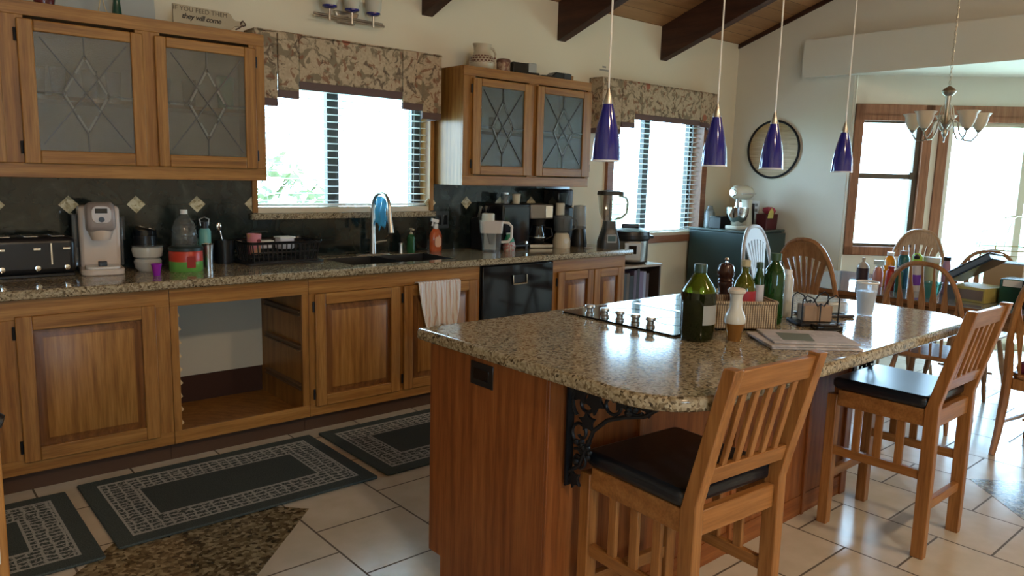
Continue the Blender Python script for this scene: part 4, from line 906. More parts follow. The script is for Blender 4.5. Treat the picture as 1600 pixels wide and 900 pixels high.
# blue cloth draped over the neck
t = thing('dish_cloth', 'blue sheer cloth hanging over the faucet neck', 'cloth', (2.51, 4.272, CT))
bl = mixglass('blue_sheer_cloth', (.25, .55, .8), rough=.4, diff=(.10, .50, .78), dfac=.8); bm = nb(); nx, nz = 14, 10; g = []
for i in range(nx+1):
    u = i/nx; y = -.022-.158*u; ztop = .30+.094*math.sqrt(max(0, 1-((y+.10)/.098)**2)) - .014; zb = .135+.05*abs(math.sin(u*9))+.10*abs(u-.45)
    g.append([bm.verts.new((.010*math.sin(u*16+j*.35)+.004*math.sin(j), y+.003*math.sin(j*1.3), ztop+(zb-ztop)*j/nz)) for j in range(nz+1)])
for i in range(nx):
    for j in range(nz): bm.faces.new((g[i][j], g[i+1][j], g[i+1][j+1], g[i][j+1]))
o = obj('fabric', bm, bl, t); sd = o.modifiers.new('thick', 'SOLIDIFY'); sd.thickness = .0015
def pump(name, x, y, r, h, col, cap, label, z=CT):
    t = thing(name, label, 'bottle', (x, y, z)); P('body', [(0, 0), (r, 0), (r*1.03, .006), (r, h*.66), (r*.5, h*.76), (0, h*.76)], col, t, 20); P('collar', [(0, h*.74), (r*.48, h*.74), (r*.48, h*.84), (0, h*.84)], cap, t, 14)
    bm = nb(); cyl(bm, (0, 0, h*.84), (0, 0, h*.96), r*.15, n=8); bar(bm, (0, r*.3, h*.97), (0, -r*1.1, h*.95), r*.5, h*.06); obj('pump_head', bm, cap, t)
pump('soap_bottle', 2.785, 4.246, .028, .165, rgb('green_soap', (.03, .13, .045), .15, trans=.3), rgb('tan_pump', (.45, .38, .24), .4), 'green pump soap bottle to the right of the faucet')
t = thing('soap_dispenser', 'short steel dispenser between the faucet and the green soap', 'dispenser', (2.722, 4.27, CT)); P('post', [(0, 0), (.016, 0), (.014, .01), (.013, .055), (0, .058)], STEEL, t, 16); P('cap', [(.0, .055), (.015, .055), (.015, .066), (0, .068)], NICKEL, t, 16)
t = thing('dish_soap', 'orange dish soap bottle with white spray top near the sink', 'bottle', (2.985, 4.245, CT))
P('body', [(0, 0), (.042, 0), (.048, .012), (.048, .11), (.036, .14), (.018, .16), (0, .16)], M('orange_liquid', (.62, .12, .03), .1, trans=.35), t, 24, sy=.62); P('neck', [(.017, .155), (.017, .19), (0, .19)], WHITE, t, 14)
bm = nb(); bar(bm, (.02, 0, .205), (-.035, 0, .218), .016, .022, ax=(0, 1, 0)); bar(bm, (-.022, 0, .21), (-.03, 0, .175), .01, .006, ax=(0, 1, 0)); obj('trigger', bm, WHITE, t)
bm = nb(); prism(bm, rrect(.052, .07, .02, 5, 0, .068), 'xz', -.0315, -.027); obj('label', bm, rgb('peach_label', (.66, .38, .24), .5), t)
t = thing('outlet_plate', 'dark double outlet plate on backsplash behind the orange soap', 'outlet', (3.10, YW-.0145, 1.125)); BX('plate', -.057, .057, -.006, 0, -.06, .06, rgb('dark_plate', (.03, .034, .034), .3), t, .002)
for x in (-.026, .026): BX('socket', x-.017, x+.017, -.009, -.005, -.034, .034, BLACKG, t, .002)
t = thing('outlet_plate', 'dark outlet plate on backsplash behind the coffee brewer', 'outlet', (1.02, YW-.0145, 1.12)); BX('plate', -.036, .036, -.006, 0, -.06, .06, bpy.data.materials['dark_plate'], t, .002); BX('socket', -.017, .017, -.009, -.005, -.034, .034, BLACKG, t, .002)
# water pitcher
t = thing('water_pitcher', 'white and clear filter pitcher on the counter above the dishwasher', 'pitcher', (3.335, 4.07, CT), R(-35))
bm = nb()
def loft(bm, secs, n=5):
    rings = []
    for (w, d, r, z, ox) in secs: rings.append([bm.verts.new((x, y, z)) for x, y in rrect(w, d, r, n, ox)])
    for a, b in zip(rings, rings[1:]):
        for j in range(len(a)): k = (j+1) % len(a); bm.faces.new((a[j], a[k], b[k], b[j]))
    bm.faces.new(rings[0][::-1]); bm.faces.new(rings[-1]); return bm
obj('clear_jug', loft(bm, [(.125, .095, .03, .0, 0), (.145, .105, .032, .15, 0)]), CLEARG, t)
obj('upper_band', loft(nb(), [(.150, .11, .032, .13, 0), (.165, .115, .034, .215, 0)]), rgb('pinkish_white', (.60, .54, .50), .3), t)
obj('filter', loft(nb(), [(.03, .03, .01, .05, 0), (.07, .06, .015, .13, 0)]), rgb('filter_grey', (.5, .5, .49), .4), t)
obj('white_core', loft(nb(), [(.085, .02, .006, .012, -.01), (.085, .02, .006, .13, -.01)]), WHITE, t)
bm = nb(); lathe(bm, [(0, .21), (.045, .21), (.045, .262), (.04, .266), (0, .266)], (-.025, 0, 0), 20); obj('lid_cap', bm, rgb('ivory_lid', (.60, .57, .47), .4), t)
bm = nb(); tube(bm, [(.075, 0, .205), (.12, 0, .20), (.143, 0, .175), (.142, 0, .10), (.12, 0, .072), (.07, 0, .066)], .010, 8); obj('handle', bm, WHITE, t)
t = thing('snack_bag', 'green and red crumpled bag right of the water pitcher', 'bag', (3.505, 4.075, CT))
bgm = M('bag_print', (.3, .3, .25), .35); q = N(bgm); s = q.n('ShaderNodeSeparateXYZ'); c = q.n('ShaderNodeTexCoord'); q.l(c.outputs['Object'], s.inputs[0])
q.l(q.mix(q.math('GREATER_THAN', q.math('MULTIPLY_ADD', q.noise(c.outputs['Object'], 30, 2), .05, s.outputs[2]), .082), q.ramp(q.noise(c.outputs['Object'], 40, 2), [(.42, (.42, .40, .34)), (.5, (.40, .05, .04)), (.6, (.36, .33, .27))]), (.02, .20, .10)), q.b.inputs['Base Color'])
obj('body', loft(nb(), [(.09, .05, .02, 0, 0), (.10, .055, .02, .03, 0), (.07, .04, .015, .08, 0), (.045, .012, .004, .115, 0)], 4), bgm, t); BX('top_fold', -.028, .028, -.004, .004, .112, .126, rgb('clear_fold', (.4, .45, .4), .3), t, .001)
# black bread box, knife block etc.
t = thing('countertop_oven', 'large black boxy appliance left of the coffee maker, under the cabinet', 'countertop oven', (3.60, 4.21, CT))
BX('body', -.13, .13, -.10, .11, .012, .325, BLACK, t, .008); BX('door', -.12, .12, -.108, -.10, .03, .31, BLACKG, t, .004)
for sx in (-1, 1):
    for sy in (-1, 1): BX('foot', sx*.11-.012, sx*.11+.012, sy*.085-.012, sy*.085+.012, 0, .014, BLACK, t, .001)
bm = nb(); lathe(bm, [(0, 0), (.014, 0), (.012, .012), (0, .014)], n=14); bmesh.ops.rotate(bm, verts=bm.verts, matrix=Matrix.Rotation(R(90), 3, 'X')); bmesh.ops.translate(bm, verts=bm.verts, vec=(.085, -.108, .045)); obj('knob', bm, CHROME, t)
t = thing('ivory_cup', 'ivory cup standing on the black countertop oven', 'cup', (3.67, 4.20, CT+.3255)); P('body', [(0, 0), (.026, 0), (.033, .07), (.030, .07), (.023, .005), (0, .005)], rgb('ivory', (.58, .52, .38), .4), t); P('rim', [(.033, .069), (.035, .071), (.031, .073), (.03, .07)], CREAM, t)
t = thing('glass_jar', 'small glass jar with lid beside the ivory cup on the oven', 'jar', (3.58, 4.22, CT+.3255)); P('body', [(0, 0), (.03, 0), (.03, .06), (.024, .07), (0, .07)], CLEARG, t); P('lid', [(.026, .068), (.026, .08), (0, .081)], STEEL, t)
t = thing('knife_block', 'black knife block with dark handles behind the water pitcher', 'knife block', (3.40, 4.235, CT))
bm = nb(); prism(bm, [(-.07, 0), (.075, 0), (.075, .22), (-.01, .235)], 'yz', -.06, .045); obj('block', bm, BLACK, t, .006)
for i in range(4):
    for j in range(2):
        x, y = -.045+i*.025, .01+j*.035; bm = nb(); bar(bm, (x, y, .215), (x, y-.03, .31-.02*j), .014, .02); obj('knife_handle', bm, BLACKG if (i+j) % 2 else STEEL, t, .003)
t = thing('coffee_maker', 'black and silver drip coffee maker with glass carafe, left of the food processor', 'coffee maker', (3.86, 4.19, CT), R(-18))
BX('base', -.095, .095, -.12, .10, 0, .032, STEEL, t, .006); BX('rear_column', -.095, .095, .02, .10, .03, .30, BLACK, t, .006); BX('brew_head', -.095, .095, -.11, .10, .215, .325, rgb('dull_steel', (.22, .21, .20), .35, metal=.7), t, .01, 3)
P('basket', [(0, .17), (.05, .17), (.062, .215), (0, .215)], BLACK, t, 20, (.0, -.045, 0)); cf = P('carafe', [(0, .034), (.05, .034), (.062, .06), (.062, .10), (.045, .15), (.046, .165), (0, .166)], BLACKG, t, 24, (0, -.045, 0))
bm = nb(); tube(bm, [(.045, -.06, .15), (.09, -.085, .145), (.10, -.09, .09), (.06, -.07, .065)], .008, 8); obj('carafe_handle', bm, BLACK, cf)
P('carafe_band', [(.0635, .075), (.0635, .085), (.061, .085), (.061, .075)], STEEL, cf, 24, (0, -.045, 0))
BX('control_panel', .03, .088, -.115, -.108, .225, .315, CHROME, t, .002)
t = thing('food_processor', 'small cream food processor with clear bowl right of the coffee maker', 'food processor', (4.015, 4.06, CT), R(-15))
P('motor_base', [(0, 0), (.072, 0), (.074, .05), (.062, .095), (.05, .11), (0, .11)], CREAM, t, 28, sx=.9); P('bowl', [(0, .11), (.05, .115), (.062, .13), (.066, .225), (.062, .225), (.058, .13), (0, .122)], CLEARG, t, 28)
P('bowl_lid', [(.069, .222), (.069, .24), (.04, .25), (0, .25)], CLEARG, t, 24); P('feed_tube', [(0, .245), (.034, .245), (.034, .33), (.030, .335), (0, .335)], rgb('ivory_tube', (.56, .53, .43), .4), t, 20, (-.022, 0, 0))
bm = nb(); tube(bm, [(.06, -.01, .225), (.10, -.02, .22), (.112, -.022, .19), (.105, -.02, .145), (.065, -.01, .13)], .007, 8); obj('bowl_handle', bm, CLEARG, t)
bm = nb(); cyl(bm, (.0, -.066, .055), (.0, -.074, .055), .02, n=16); obj('dial', bm, WHITE, t)
t = thing('black_canister', 'tall black appliance behind the blender, reaching the wall cabinet', 'appliance', (4.13, 4.235, CT)); BX('body', -.09, .09, -.09, .09, 0, .30, BLACK, t, .012, 3); BX('top_section', -.075, .085, -.085, .085, .30, .435, BLACKG, t, .01); BX('front_strip', -.02, .02, -.094, -.088, .02, .28, rgb('dark_grey_strip', (.05, .05, .055), .3), t, .002)
t = thing('blender_cup', 'small blender with upturned grey cup, left of the large blender', 'blender', (4.20, 4.06, CT)); P('base', [(0, 0), (.062, 0), (.064, .03), (.05, .13), (.048, .14), (0, .14)], BLACK, t); P('cup', [(.046, .14), (.05, .15), (.048, .30), (.044, .315), (0, .32)], mixglass('grey_cup', (.6, .63, .65), rough=.1, diff=(.45, .47, .48), dfac=.5), t); P('collar', [(.052, .135), (.054, .155), (.05, .16), (.046, .14)], CLEARG, t)
t = thing('blender', 'large blender with black lid and blue-lit screen at the counter end', 'blender', (4.32, 3.86, CT), R(-30))
obj('motor_base', loft(nb(), [(.15, .15, .025, .0, 0), (.148, .148, .025, .05, 0), (.105, .11, .02, .135, 0), (.10, .10, .02, .15, 0)]), rgb('dark_grey_base', (.035, .04, .045), .3), t)
bm = nb(); prism(bm, rrect(.078, .062, .006, 3, 0, .078), 'xz', -.077, -.060); pn = obj('front_panel', bm, rgb('pale_panel', (.34, .40, .45), .25), t); pn.rotation_euler = (0, 0, 0)
BX('screen', -.03, .03, -.0785, -.0765, .058, .098, rgb('teal_screen', (.05, .12, .15), .15), pn, .001)
obj('jar_base', loft(nb(), [(.095, .095, .02, .15, 0), (.085, .085, .02, .205, 0)]), rgb('charcoal_collar', (.05, .055, .06), .3), t)
obj('jar', loft(nb(), [(.085, .085, .02, .205, 0), (.14, .14, .03, .27, 0), (.165, .165, .035, .405, 0)]), mixglass('blender_jar', (.80, .82, .78), rough=.05, diff=(.55, .56, .50), dfac=.12), t)
obj('lid', loft(nb(), [(.175, .175, .035, .402, 0), (.17, .17, .035, .43, 0), (.06, .06, .02, .44, 0)]), rgb('black_rubber_lid', (.03, .03, .025), .5), t)
bm = nb(); tube(bm, [(.07, 0, .40), (.125, 0, .385), (.14, 0, .35), (.135, 0, .27), (.10, 0, .235), (.05, 0, .22)], .009, 8); obj('jar_handle', bm, mixglass('handle_clear', (.35, .35, .28), rough=.1, diff=(.25, .24, .18), dfac=.6), t)
bm = nb(); cyl(bm, (0, 0, .21), (0, 0, .37), .006, .003, 8)
for k in range(6): bar(bm, (-.022 if k % 2 else .022, 0, .225+k*.022), (.0, 0, .22+k*.022), .008, .004, ax=(0, 1, 0))
obj('blade_stack', bm, BLACK, t)
bm = nb(); lathe(bm, [(0, 0), (.02, .002), (.03, .008), (.026, .008), (0, .005)], n=16, sy=.6); tube(bm, [(.025, 0, .006), (.07, .01, .004)], .004, 6); simple('spoon_rest', bm, WHITE, 'small white spoon lying on the counter before the black appliance', 'spoon', (4.13, 3.90, CT))
# towel over the sink door
t = thing('dish_towel', 'white and peach striped towel hanging over the sink cabinet door', 'towel', (2.63, FY-.03, .80))
tw = M('towel_weave', (.6, .55, .52), .95); q = N(tw); c = q.n('ShaderNodeTexCoord'); s = q.n('ShaderNodeSeparateXYZ'); q.l(c.outputs['Object'], s.inputs[0])
st = q.math('PINGPONG', q.math('MULTIPLY_ADD', q.noise(c.outputs['Object'], 12, 2), .02, s.outputs[0]), .011)
q.l(q.mix(q.math('LESS_THAN', st, .0035), (.78, .77, .78), (.66, .50, .44)), q.b.inputs['Base Color'])
bm = nb(); g = []; nx, nz = 46, 22
for i in range(nx+1):
    u = i/nx; col_ = []
    for j in range(nz+1):
        v = j/nz; wd = .155-.012*v-.035*v*v; x = (u*2-1)*wd + .012*v
        fold = .010*math.sin(u*34+1.5*v)*(.25+v) + .006*math.sin(u*13+2)
        zbot = -.30+.05*math.sin(u*3.0+.3)-.03*(1-u); z = zbot*v - (.006*math.sin(u*20))*v
        col_.append(bm.verts.new((x, -.012-fold*1.0-.012*v-.005, z)))
    g.append(col_)
for i in range(nx):
    for j in range(nz): bm.faces.new((g[i][j], g[i+1][j], g[i+1][j+1], g[i][j+1]))
o = obj('front_fall', bm, tw, t); sd = o.modifiers.new('thick', 'SOLIDIFY'); sd.thickness = .003
bm = nb(); prism(bm, [(-.02, -.004), (-.016, .004), (.0, .0065), (.022, .004), (.026, -.006), (.018, -.002), (0, .0015), (-.012, -.001)], 'yz', -.152, .152); obj('top_fold', bm, tw, t)
# ---- shelf, books, pressure cooker
t = thing('bookcase', 'low dark bookcase with pale top beyond the counter end', 'bookcase', (4.70, 3.99, 0))
DK = rgb('dark_shelf_board', (.05, .035, .03), .5)
BX('top', -.255, .255, -.165, .20, .745, .765, rgb('pale_top_board', (.42, .38, .33), .4), t, .003)
for s in (-1, 1): BX('side', s*.245-.009, s*.245+.009, -.15, .19, 0, .745, DK, t, .002)
BX('back', -.236, .236, .18, .19, 0, .745, DK, t, 0)
for z in (.08, .42): BX('shelf', -.236, .236, -.14, .18, z, z+.018, DK, t, .002)
random.seed(11); x = -.225
bc = [((.02, .02, .025), 'black'), ((.035, .03, .03), 'charcoal'), ((.10, .07, .05), 'brown'), ((.02, .02, .03), 'ink black'), ((.12, .09, .16), 'dull purple'), ((.03, .03, .05), 'dark navy'), ((.16, .13, .26), 'violet'), ((.30, .34, .52), 'lavender blue'), ((.07, .03, .03), 'dark maroon')]
for i, (c_, nm) in enumerate(bc):
    wd = random.uniform(.032, .056); hh = random.uniform(.235, .29); dd = random.uniform(.2, .24)
    b = thing('book', '%s book standing on the low bookcase shelf' % nm, 'book', (4.70+x+wd/2, 3.87, .4385), 0, 'books in the low bookcase')
    mt = rgb('cover_'+nm.replace(' ', '_'), c_, .4)
    bm = nb(); B(bm, -wd/2, -wd/2+.003, 0, dd, 0, hh); B(bm, wd/2-.003, wd/2, 0, dd, 0, hh); B(bm, -wd/2, wd/2, -.003, .003, 0, hh); obj('cover', bm, mt, b, .001)
    bm = nb(); B(bm, -wd/2+.003, wd/2-.003, .003, dd-.004, .003, hh-.004); obj('pages', bm, rgb('paper_%d' % i, (.5, .46, .38), .8), b); x += wd+.001
t = thing('pressure_cooker', 'black and steel electric pressure cooker on the low bookcase', 'pressure cooker', (4.72, 3.99, .7652), R(-40))
P('steel_body', [(0, .02), (.145, .02), (.15, .03), (.15, .20), (0, .20)], STEEL, t, 36); P('base', [(0, 0), (.13, 0), (.148, .02), (.148, .032), (0, .032)], BLACK, t, 36); P('upper_collar', [(.148, .185), (.165, .205), (.165, .235), (0, .235)], BLACK, t, 36)
ld = P('lid', [(.160, .235), (.155, .262), (.10, .285), (.04, .29), (0, .29)], BLACK, t, 36); BX('lid_handle', -.07, .07, -.02, .02, .285, .318, BLACK, ld, .01, 3)
bm = nb(); B(bm, -.068, .068, -.163, -.12, .035, .182); fp = obj('control_panel', bm, rgb('silver_panel', (.44, .42, .38), .3, metal=.5), t, .008, 3); BX('display', -.032, .032, -.166, -.160, .088, .155, BLACKG, fp, .002)
bm = nb()
B(bm, -.19, -.155, -.03, .03, .205, .228); obj('side_handle', bm, BLACK, t, .005); bm = nb(); B(bm, .155, .19, -.03, .03, .205, .228); obj('side_handle', bm, BLACK, t, .005)
# ---- corner refrigerator (dark green, low) with things on it
t = thing('low_refrigerator', 'dark green low refrigerator in the corner below the second window', 'refrigerator', (6.295, 4.05, 0))
DG = rgb('dark_green_enamel', (.028, .055, .055), .28)
BX('cabinet', -.325, .325, -.32, .27, .05, .985, DG, t, .01, 3); BX('top_panel', -.33, .33, -.345, .275, .985, 1.005, rgb('green_top_sheen', (.07, .10, .095), .25), t, .006)  # top panel coloured lighter to stand in for its sheen
BX('door', -.325, .325, -.36, -.324, .07, .975, DG, t, .008); BX('door_handle', -.30, -.28, -.395, -.36, .5, .85, BLACK, t, .004)
BX('kick_plate', -.31, .31, -.31, .25, 0, .05, BLACK, t, 0)
ZT = 1.0055
t = thing('black_box', 'small black box on the green refrigerator, in front of the glass jar', 'box', (6.15, 4.10, ZT)); BX('box', -.095, .095, -.06, .06, 0, .10, BLACK, t, .003); BX('lid', -.097, .097, -.062, .062, .10, .112, BLACKG, t, .003)
t = thing('white_jar', 'clear jar of white contents on the green refrigerator', 'jar', (6.16, 4.235, ZT)); P('body', [(0, 0), (.05, 0), (.052, .13), (.035, .17), (0, .17)], CLEARG, t); P('contents', [(0, .002), (.03, .002), (.03, .15), (0, .15)], WHITE, t); P('stopper', [(0, .168), (.03, .168), (.026, .2), (.0, .205)], CLEARG, t)
t = thing('stand_mixer', 'cream stand mixer with steel bowl on the green refrigerator', 'stand mixer', (6.215, 3.93, ZT), R(0))
MX = rgb('cream_mixer', (.62, .59, .49), .25)
bm = nb(); prism(bm, rrect(.30, .17, .05, 5), 'xy', 0, .035); obj('foot', bm, MX, t, .01, 3)
obj('column', loft(nb(), [(.09, .11, .03, .03, .09), (.07, .085, .025, .20, .09), (.085, .09, .03, .27, .085)]), MX, t)
bm = nb(); tube(bm, [(-.155, 0, .335), (-.145, 0, .335), (-.11, 0, .338), (-.03, 0, .34), (.06, 0, .338), (.12, 0, .333), (.14, 0, .33)], [.012, .045, .062, .066, .064, .052, .03], 20); hd = obj('motor_head', bm, MX, t)
bm = nb(); tube(bm, [(-.17, 0, .335), (-.150, 0, .335)], [.028, .034], 18); obj('hub_cap', bm, CHROME, hd)
bm = nb(); B(bm, -.11, .125, -.069, -.060, .322, .336); obj('trim_band', bm, CHROME, hd, .003)
P('bowl', [(0, .04), (.05, .042), (.055, .055), (.085, .09), (.102, .15), (.105, .20), (.101, .20), (.08, .09), (0, .06)], CHROME, t, 28, (-.065, 0, 0)); P('beater_shaft', [(0, .18), (.012, .18), (.018, .275), (0, .285)], STEEL, t, 14, (-.065, 0, 0))
t = thing('black_file_box', 'tall narrow black box between the mixer and the maroon bag', 'box', (6.415, 4.02, ZT)); BX('case', -.04, .045, -.08, .08, 0, .235, BLACK, t, .004); BX('silver_edge', -.044, -.039, -.08, .08, 0, .24, STEEL, t, 0)
t = thing('maroon_bag', 'maroon gift bag with pink tissue beside the black box in corner', 'bag', (6.50, 3.83, ZT)); obj('bag', loft(nb(), [(.19, .11, .012, 0, 0), (.20, .12, .012, .14, 0)]), rgb('maroon_paper', (.09, .012, .018), .5), t)
bm = nb(); lathe(bm, [(0, .14), (.04, .142), (.055, .17), (.05, .195), (.02, .205), (0, .205)], (.035, 0, 0), 11, wav=lambda a, k: .2*math.sin(5*a+k)); obj('tissue', bm, rgb('pink_tissue', (.42, .06, .10), .7), t)
bm = nb(); prism(bm, [(-.055, 0), (.04, 0), (.045, .06), (.01, .095), (-.04, .055)], 'xz', 0, .003); simple('yellow_note', bm, rgb('yellow_paper', (.58, .52, .16), .7), 'yellow paper standing out of the maroon bag', 'paper', (6.45, 3.76, ZT+.105))
t = thing('outlet_plate', 'white double outlet plate on the far wall above the maroon bag', 'outlet', (XF-.0005, 4.06, 1.195)); BX('plate', -.007, 0, -.06, .06, -.06, .065, WHITE, t, .002)
for y in (-.028, .028):
    for z in (-.026, .026): BX('socket', -.010, -.006, y-.013, y+.013, z-.014, z+.014, rgb('socket_grey', (.25, .24, .22), .4) if (y < 0 and z < 0) else bpy.data.materials['socket_grey'], t, .001)
t = thing('round_wall_tray', 'round wooden tray with black rim hanging on the far wall', 'wall tray', (XF-.001, 3.895, 1.752), R(90))
tm = wood('tray_bamboo', (.32, .19, .07), (.42, .27, .11), (.50, .33, .15), 'x', .4)
bm = nb(); cyl(bm, (0, .0, 0), (0, .012, 0), .262, n=56); obj('tray_face', bm, tm, t)
bm = nb(); tube(bm, [(.264*math.cos(R(a)), .016, .264*math.sin(R(a))) for a in range(0, 360, 6)], [.011]*60, 8, True); obj('rim', bm, BLACKM, t)
# ---- chandelier
t = thing('chandelier', 'five-arm silver chandelier with frosted tulip shades over the dining table', 'chandelier', (5.40, 1.955, 1.735)); t.scale = (.86, .86, .86)
CHS = M('antique_silver', (.48, .44, .36), .3, metal=.9)
P('centre_column', [(0, .03), (.012, .04), (.022, .07), (.012, .10), (.03, .13), (.016, .16), (.018, .28), (.024, .34), (.045, .36), (.05, .375), (.035, .395), (.012, .41), (0, .42)], CHS, t, 20)
TUL = M('tulip_glass', (.80, .66, .50), .4, trans=.45)
for k in range(5):
    a = R(72*k+20); ca, sa = math.cos(a), math.sin(a); bm = nb()
    pts = [(.02, .13), (.05, .17), (.08, .15), (.10, .07), (.14, .015), (.19, .01), (.225, .05), (.232, .085)]
    tube(bm, [(r*ca, r*sa, z) for r, z in pts], .0055, 8)
    tube(bm, [((.03+.05*i/8)*ca, (.03+.05*i/8)*sa, .27-.14*(i/8)+.02*math.sin(i)) for i in range(9)], .004, 6); am = obj('arm', bm, CHS, t)
    c = (.232*ca, .232*sa, 0)
    P('shade', [(.012, .085), (.030, .10), (.048, .13), (.057, .165), (.060, .19), (.075, .215), (.071, .216), (.056, .192), (.052, .165), (.043, .132), (.026, .104), (.01, .095)], TUL, am, 30, c, wav=lambda an, k_: (.07*math.cos(6*an) if k_ in (5, 6) else 0))
    P('drip_cup', [(0, .07), (.012, .075), (.022, .09), (.016, .10), (0, .10)], CHS, am, 16, c)
def chain(pts, nm, parent):
    bm = nb(); P_ = [Vector(p) for p in pts]; d = 0; L = []; step = .030
    for a, b in zip(P_, P_[1:]):
        n = max(1, int((b-a).length/step))
        for i in range(n): L.append((a+(b-a)*(i+.5)/n, (b-a).normalized()))
    for i, (c, d) in enumerate(L):
        u = d.orthogonal().normalized()
        if i % 2: u = d.cross(u).normalized()
        tube(bm, [c+d*.018*math.cos(q_)+u*.008*math.sin(q_) for q_ in [k*math.pi/4 for k in range(8)]], .0022, 5, True)
    return obj(nm, bm, CHS, parent)
bm = nb(); tube(bm, [(.018*math.cos(R(a)), 0, .435+.018*math.sin(R(a))) for a in range(0, 360, 30)], .003, 6, True); obj('hanging_ring', bm, CHS, t)
zc = (CZ(1.955)-1.735)/.86; chain([(0, 0, .45), (0, 0, zc-.02)], 'chain', t)
chain([(0, 0, zc-.03), (.0, -.12, zc-.5), (.0, -.20, zc-.80), (0, -.27, zc-.96), (0, -.33, zc-.99), (0, -.40, zc-.90), (0, -.47, zc-.60), (0, -.55, (CZ(1.955-.55*.86)-1.755)/.86)], 'swag_chain', t)
P('ceiling_canopy', [(0, zc-.03), (.03, zc-.03), (.06, zc+.0), (.06, zc+.03), (0, zc+.03)], CHS, t)
# ============================================================ ISLAND TOP ITEMS
OG = M('olive_glass', (.055, .10, .010), .05, trans=.75, ior=1.3); OGD = rgb('dark_olive_oil', (.006, .010, .0015), .06, spec=.6); LBL = rgb('grey_label', (.30, .31, .30), .5)
t = thing('oil_jug', 'large dark green olive oil jug with label, nearest on the island', 'oil jug', (2.115, 1.475, CT))
P('body', [(0, 0), (.046, .0), (.054, .008), (.056, .03), (.058, .035), (.058, .165), (0, .165)], OGD, t, 32); P('shoulder', [(.058, .163), (.055, .175), (.022, .222), (.019, .228), (0, .228)], M('lit_olive_glass', (.10, .14, .008), .08, trans=.5), t, 32)
P('neck', [(.0195, .222), (.0195, .232), (0, .232)], OG, t, 20); P('cap', [(.022, .230), (.022, .254), (.02, .258), (0, .258)], rgb('dark_green_cap', (.02, .05, .04), .3), t, 24)
bm = nb(); R0 = .0588; va = []
for i in range(13):
    a = R(-128+i*7); va.append((bm.verts.new((R0*math.cos(a), R0*math.sin(a), .06)), bm.verts.new((R0*math.cos(a), R0*math.sin(a), .125))))
for p, q_ in zip(va, va[1:]): bm.faces.new((p[0], q_[0], q_[1], p[1]))
obj('label', bm, LBL, t)
t = thing('pepper_mill', 'dark brown wooden pepper mill behind the salt carafe', 'pepper mill', (2.55, 1.66, CT+.0074)); t.scale = (1, 1, .94)
MW = wood('mill_wood', (.02, .008, .006), (.05, .018, .012), (.08, .03, .02), 'z', .2)
P('body', [(0, 0), (.032, 0), (.033, .01), (.027, .03), (.024, .08), (.026, .12), (.031, .135), (.028, .145), (.031, .152), (.028, .16), (0, .16)], MW, t); P('head', [(.026, .16), (.033, .175), (.034, .195), (.026, .215), (.01, .224), (0, .224)], MW, t); P('finial', [(0, .222), (.006, .224), (.005, .232), (.009, .238), (.006, .245), (0, .246)], CHROME, t, 14)
t = thing('wicker_basket', 'low wicker basket holding the bottles on the island', 'basket', (2.43, 1.525, CT+.0074), R(-36))
wk = M('wicker_weave', (.36, .26, .16), .8); q = N(wk); c = q.n('ShaderNodeTexCoord'); mp = q.n('ShaderNodeMapping'); q.l(c.outputs['Object'], mp.inputs[0]); mp.inputs['Scale'].default_value = (1, 1, 1)
wv = q.n('ShaderNodeTexWave', bands_direction='X'); wv.inputs['Scale'].default_value = 36; wv.inputs['Distortion'].default_value = 1.5; q.l(mp.outputs[0], wv.inputs[0]); w2 = q.n('ShaderNodeTexWave', bands_direction='Z'); w2.inputs['Scale'].default_value = 48; q.l(mp.outputs[0], w2.inputs[0])
h_ = q.math('MULTIPLY', wv.outputs[1], q.math('MULTIPLY_ADD', w2.outputs[1], .5, .5)); q.l(q.ramp(h_, [(.05, (.13, .085, .05)), (.5, (.45, .35, .23))]), q.b.inputs['Base Color']); q.bump(h_, .6, .004)
bm = nb(); W_, D_, H_ = .24, .16, .095
for a, b, c_, d in ((-W_/2, W_/2, -D_/2, -D_/2+.01), (-W_/2, W_/2, D_/2-.01, D_/2), (-W_/2, -W_/2+.01, -D_/2, D_/2), (W_/2-.01, W_/2, -D_/2, D_/2)): B(bm, a, b, c_, d, 0, H_)
B(bm, -W_/2, W_/2, -D_/2, D_/2, 0, .008); obj('woven_body', bm, wk, t, .003)
bm = nb(); tube(bm, [(x, y, H_) for x, y in rrect(W_, D_, .015, 3)], .007, 7, True); obj('rim', bm, wk, t)
def bottle(name, loc, r, h, mats, label, neck=.4, cap=.018, lab=None, sq=False):
    t = thing(name, label, 'bottle', loc); sh = h*(1-neck)
    P('body', [(0, 0), (r*.92, 0), (r, .006), (r, sh), (r*.85, sh+.25*neck*h), (cap*.8, sh+.55*neck*h), (cap*.72, h*.93), (0, h*.93)], mats[0], t, 24)
    P('cap', [(cap, h*.90), (cap, h), (0, h)], mats[1], t, 16)
    if lab: P('label', [(r*1.015, sh*lab[1]), (r*1.015, sh*lab[2])], lab[0], t, 24)
    return t
GG = M('green_bottle_glass', (.012, .055, .010), .05, trans=.3)
bottle('oil_bottle', (2.452, 1.515, CT+.0165), .042, .232, (M('yellow_green_oil', (.10, .11, .008), .08, trans=.4), rgb('cork', (.42, .36, .22), .6)), 'squat yellow-green bottle with cork and red label in the wicker basket', .45, .018, (rgb('red_bottle_label', (.32, .02, .03), .5), .35, .95))
bottle('wine_bottle', (2.615, 1.49, CT), .038, .268, (GG, rgb('green_foil', (.03, .07, .03), .3)), 'green glass bottle standing behind the right end of wicker basket', .30, .021)
bottle('small_oil_bottle', (2.515, 1.495, CT+.0165), .020, .222, (GG, rgb('green_foil_cap', (.03, .06, .04), .3)), 'slim green bottle with pale label at the right end of the wicker basket', .30, .013, (rgb('pale_bottle_label', (.45, .46, .50), .5), .35, .9))
